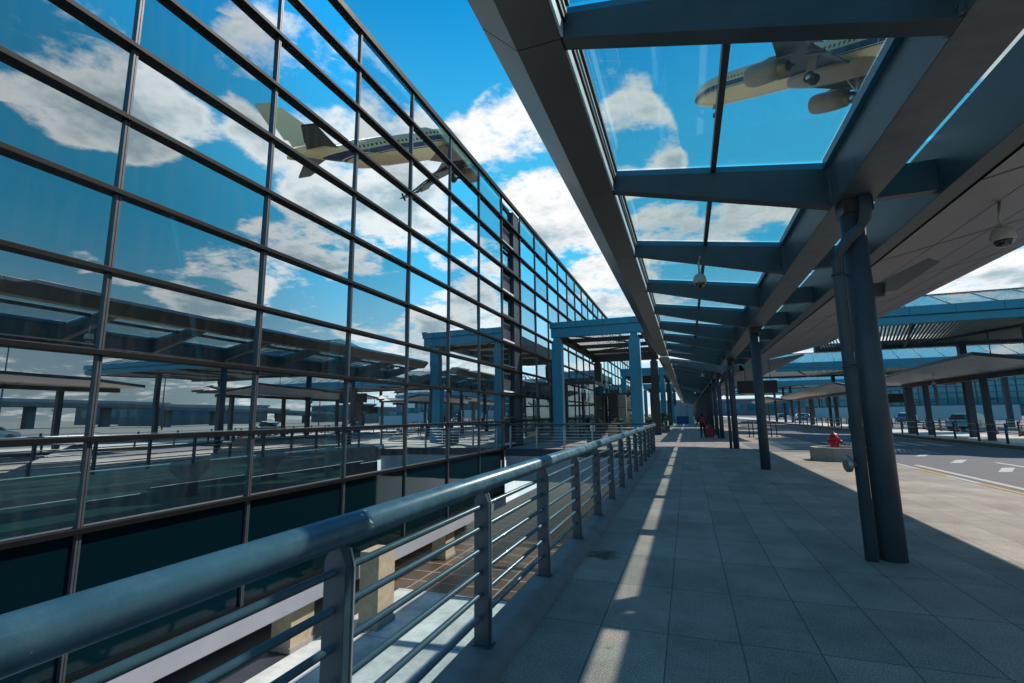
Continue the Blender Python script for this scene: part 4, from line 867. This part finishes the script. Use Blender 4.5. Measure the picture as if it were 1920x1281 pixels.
# ------------------------------------------------------------------ airliner
PS = 1.6
A0 = Vector((4.158, 71.26, 48.20)); ha, pt, rl_ = 2.34271467, .390550513, .0242503
fw = Vector((math.cos(ha)*math.cos(pt), math.sin(ha)*math.cos(pt), math.sin(pt))); lf = Vector((0, 0, 1)).cross(fw).normalized(); up = fw.cross(lf)
l2 = lf*math.cos(rl_)+up*math.sin(rl_); u2 = -lf*math.sin(rl_)+up*math.cos(rl_)
ap = thing('airliner', 'cream twin-engine jet airliner with navy stripe and landing gear down, overhead', 'airplane')
mw = Matrix((-fw, l2, u2)).transposed().to_4x4(); mw.translation = A0*PS-Vector((0, 0, CZ))*(PS-1); mw = mw @ Matrix.Scale(PS, 4); ap.matrix_world = mw     # local x = aft, y = port, z = up
m = mat('airliner_paint', (.78, .50, .24), .4, 0, .04, .6, coat=.5); M['plane'] = m; t, n, l, b = nodes_of(m)
tc = n.new('ShaderNodeTexCoord'); sp = n.new('ShaderNodeSeparateXYZ'); l.new(tc.outputs['Object'], sp.inputs[0]); src = b.inputs['Base Color'].links[0].from_socket
def NM(op, a, b_=None, c_=None):
    q = n.new('ShaderNodeMath'); q.operation = op
    for i, v_ in enumerate((a, b_, c_)):
        if v_ is None: continue
        if hasattr(v_, 'is_linked'): l.new(v_, q.inputs[i])
        else: q.inputs[i].default_value = v_
    return q.outputs[0]
X, Yq, Zq = sp.outputs
droop = NM('MULTIPLY', NM('POWER', NM('MAXIMUM', NM('SUBTRACT', 6.0, X), 0), 1.6), -.055)
zr = NM('SUBTRACT', Zq, droop)
def band(lo, hi): return NM('MULTIPLY', NM('GREATER_THAN', zr, lo), NM('LESS_THAN', zr, hi))
st = NM('MULTIPLY', NM('MAXIMUM', band(-.62, -.02), band(-.80, -.70)), NM('LESS_THAN', NM('SUBTRACT', 0, X), 1))
mx = n.new('ShaderNodeMix'); mx.data_type = 'RGBA'; mx.inputs[7].default_value = (.012, .018, .06, 1); l.new(st, mx.inputs[0]); l.new(src, mx.inputs[6])
# cabin windows
fx_ = NM('FRACT', NM('DIVIDE', X, .533)); wx = NM('LESS_THAN', NM('ABSOLUTE', NM('SUBTRACT', fx_, .5)), .22); wz = NM('LESS_THAN', NM('ABSOLUTE', NM('SUBTRACT', Zq, .42)), .17)
wr = NM('MULTIPLY', NM('GREATER_THAN', X, 6.6), NM('LESS_THAN', X, 37)); ex = NM('GREATER_THAN', NM('ABSOLUTE', NM('SUBTRACT', X, 27.2)), .7)
wn = NM('MULTIPLY', NM('MULTIPLY', wx, wz), NM('MULTIPLY', wr, ex))
m3 = n.new('ShaderNodeMix'); m3.data_type = 'RGBA'; m3.inputs[7].default_value = (.01, .01, .012, 1); l.new(wn, m3.inputs[0]); l.new(mx.outputs[2], m3.inputs[6]); l.new(m3.outputs[2], b.inputs['Base Color'])
M['planebelly'] = mat('airliner_grey', (.26, .17, .10), .4, 0, .12, 1); M['planewing'] = mat('wing_grey', (.045, .04, .035), .4, .2, .12, 1); M['brass'] = mat('exhaust_metal', (.42, .28, .10), .35, .8, .15, 3)
fu = MB(); rings = []
prof = [(0, .02, -.55), (.12, .32, -.53), (.4, .62, -.48), (.9, .98, -.38), (1.7, 1.36, -.24), (2.8, 1.68, -.10), (4.2, 1.90, -.02), (6, 1.975, 0), (12, 1.975, 0), (20, 1.975, 0), (28, 1.975, 0), (32, 1.95, .03), (36, 1.6, .33), (40, 1.02, .82), (43, .5, 1.2), (44.5, .18, 1.4)]
for x, r, zo in prof: rings.append([fu.b.verts.new((x, r*math.cos(2*PI*k/40), r*math.sin(2*PI*k/40)*1.03+zo)) for k in range(40)])
for A_, B_ in zip(rings, rings[1:]):
    for k in range(40): fu.b.faces.new((A_[k], A_[(k+1) % 40], B_[(k+1) % 40], B_[k])).smooth = True
fu.b.faces.new(rings[0]); fu.b.faces.new(rings[-1]); fus = fu.build('fuselage', 'plane', ap)
bf = MB(); rings = []
for x, hw, dp in ((15.5, .3, .05), (16.6, 1.2, .35), (18, 1.75, .55), (21, 1.95, .62), (24.5, 1.8, .55), (26.5, 1.2, .35), (27.8, .3, .05)):
    rings.append([bf.b.verts.new((x, hw*math.cos(PI*k/14), -1.55-.3*math.sin(PI*k/14)-dp*math.sin(PI*k/14))) for k in range(15)])
for A_, B_ in zip(rings, rings[1:]):
    for k in range(14): bf.b.faces.new((A_[k], A_[k+1], B_[k+1], B_[k])).smooth = True
bf.build('belly_fairing', 'planebelly', fus)
for s_, lab in ((1, 0), (-1, 1)):
    wg = MB(); A_ = [(15.2, 1.2, -1.2), (18.6, 5.8, -1.0), (24.6, 17.0, .1), (26.2, 17.1, .1), (22.9, 6.4, -.9), (22.7, 1.2, -1.2)]
    th_ = [.55, .38, .12, .12, .3, .5]
    T_ = [wg.b.verts.new((x, s_*y, z+t_/2)) for (x, y, z), t_ in zip(A_, th_)]; Q_ = [wg.b.verts.new((x, s_*y, z-t_/2)) for (x, y, z), t_ in zip(A_, th_)]
    for idx in ((0, 1, 4, 5), (1, 2, 3, 4)): wg.b.faces.new([T_[i] for i in idx]); wg.b.faces.new([Q_[i] for i in idx][::-1])
    for i in range(6): wg.b.faces.new((T_[i], T_[(i+1) % 6], Q_[(i+1) % 6], Q_[i]))
    w_ = wg.build('wing', 'planewing', ap, .05)
    fl_ = MB(); 
    fl_.prism([(22.7, -1.2), (24.3, -1.75), (24.3, -1.85), (22.5, -1.4)], s_*1.6, s_*6.2).prism([(23.2, -.95), (24.6, -1.35), (24.6, -1.43), (23.0, -1.1)], s_*6.6, s_*12).build('flap', 'planewing', w_)
    for yy in (5.4, 8.3, 11.4): MB().lathe([(.01, 0), (.17, .7), (.2, 1.6), (.13, 2.5), (.01, 3.2)], (21.4+(yy-5)*.35, s_*yy, -1.45+(yy-5)*.06), 10, (1, 0, -.16)).build('flap_fairing', 'planewing', w_)
    B(25.3, 25.6, s_*17.05-.04, s_*17.05+.04, -.4, 1.0).build('wingtip_fence', 'planewing', w_)
    e = MB().lathe([(.86, .12), (.98, 0), (1.10, .10), (1.20, .7), (1.22, 1.6), (1.12, 3.0), (.92, 4.2), (.80, 4.25)], (15.3, s_*5.75, -2.35), 32, (1, 0, 0)).build('engine', 'planebelly', ap)
    MB().lathe([(.86, .14), (.80, .9), (.25, .95), (.02, .5)], (15.3, s_*5.75, -2.35), 28, (1, 0, 0)).build('fan', 'rubber', e)
    MB().lathe([(.80, 4.24), (.72, 4.3), (.62, 5.0), (.5, 5.05)], (15.3, s_*5.75, -2.35), 28, (1, 0, 0)).build('exhaust', 'brass', e); MB().lathe([(.5, 5.0), (.30, 5.2), (.02, 5.9)], (15.3, s_*5.75, -2.35), 20, (1, 0, 0)).build('cone', 'rubber', e)
    MB().prism([(16.3, -1.25), (17.5, -.8), (21.2, -.95), (19.4, -1.5)], s_*5.6, s_*5.9).build('pylon', 'planebelly', e)
    lg = MB().tube([(21.9, s_*3.6, -1.2), (22, s_*3.8, -3.3)], .13, 10).tube([(21.0, s_*3.0, -1.4), (22, s_*3.75, -2.7)], .07, 8).build('main_gear', 'pale', ap)
    for dy in (-.42, .42): 
        wl = MB().lathe([(.3, -.2), (.5, -.19), (.58, -.12), (.58, .12), (.5, .19), (.3, .2)], (22, s_*3.8+dy, -3.4), 24, (0, 1, 0)).build('wheel', 'rubber', lg); MB().lathe([(.05, .205 if dy > 0 else -.205), (.3, .2 if dy > 0 else -.2)], (22, s_*3.8+dy, -3.4), 16, (0, 1, 0)).build('hub', 'pale', wl)
    B(21.5, 22.5, s_*4.35-.02, s_*4.35+.02, -2.8, -1.25).build('gear_door', 'planebelly', lg)
    hs = MB(); A_ = [(38.2, .5, 1.1), (41.3, 6.2, 1.6), (42.9, 6.2, 1.6), (42.2, .5, 1.1)]
    hs.b.faces.new([hs.b.verts.new((x, s_*y, z+.08)) for x, y, z in A_]); hs.b.faces.new([hs.b.verts.new((x, s_*y, z-.08)) for x, y, z in A_]); hs.build('tailplane', 'planewing', ap)
MB().prism([(35.5, 1.9), (38.6, 2.2), (43.0, 7.7), (45.0, 7.7), (43.6, 1.9)], -.12, .12).build('tail_fin', 'plane', ap)
ng = MB().tube([(5.0, 0, -1.8), (5.07, 0, -3.3)], .09, 8).tube([(4.2, 0, -1.9), (5.05, 0, -2.9)], .05, 6).build('nose_gear', 'pale', ap)
for dy in (-.25, .25): MB().lathe([(.2, -.11), (.36, -.1), (.38, 0), (.36, .1), (.2, .11)], (5.07, dy, -3.45), 20, (0, 1, 0)).build('wheel', 'rubber', ng)
for y_ in (-.35, .35): B(4.4, 5.6, y_-.02, y_+.02, -2.6, -1.9).build('gear_door', 'planebelly', ng)
for x, w_ in ((5.35, .9), (13.4, .8), (27.2, .8), (35, .9)):
    d_ = MB(); ys = lambda z: math.sqrt(max(0, 1.99**2-(z/1.03)**2))
    for a, b_ in (((x-w_/2, -.9), (x-w_/2, .95)), ((x+w_/2, -.9), (x+w_/2, .95)), ((x-w_/2, -.9), (x+w_/2, -.9)), ((x-w_/2, .95), (x+w_/2, .95))):
        ps = [(a[0]+(b_[0]-a[0])*u/6, ys(a[1]+(b_[1]-a[1])*u/6)+.0, a[1]+(b_[1]-a[1])*u/6) for u in range(7)]; d_.tube(ps, .03, 4)
    d_.build('door', 'white', fus)
ck = MB()
for y_ in (-.7, -.25, .25, .7): ck.quad((1.75+abs(y_)*.4, y_-.2, .55+.3), (1.75+abs(y_)*.4, y_+.2, .55+.3), (2.25+abs(y_)*.4, y_+.2, 1.02+.25), (2.25+abs(y_)*.4, y_-.2, 1.02+.25))
ck.build('cockpit_window', 'dome', fus)
MB().quad((1.5, 1.25, .55), (2.6, 1.62, .62), (2.6, 1.42, 1.05), (1.75, 1.12, .95)).build('cockpit_window', 'dome', fus)

for i, (y, d_) in enumerate(((4.3, 1.9), (7.6, 1.5), (10.2, 2.0), (14.6, 1.6), (19.5, 1.8))):
    v = thing('check_in_kiosk', ['dark kiosk behind the glass at the far left, nearest', 'dark trapezoid kiosk behind the glass left of the second mullion', 'dark kiosk behind the glass near the teal inner column', 'dark kiosk behind the glass right of the teal inner column', 'dark kiosk behind the glass farthest back'][i], 'kiosk', (FX-d_, y, -.03), 0, 'kiosks standing inside the glass hall')
    MB().prism([(-.18, .0), (.18, 0), (.10, .3), (.36, .55), (.36, 1.25), (-.36, 1.25), (-.36, .55), (-.10, .3)], -.12, .12, 'x').build('body', 'slate', v, .01)
    B(.121, .13, -.28, .28, .65, 1.15).build('screen', 'dome', v)
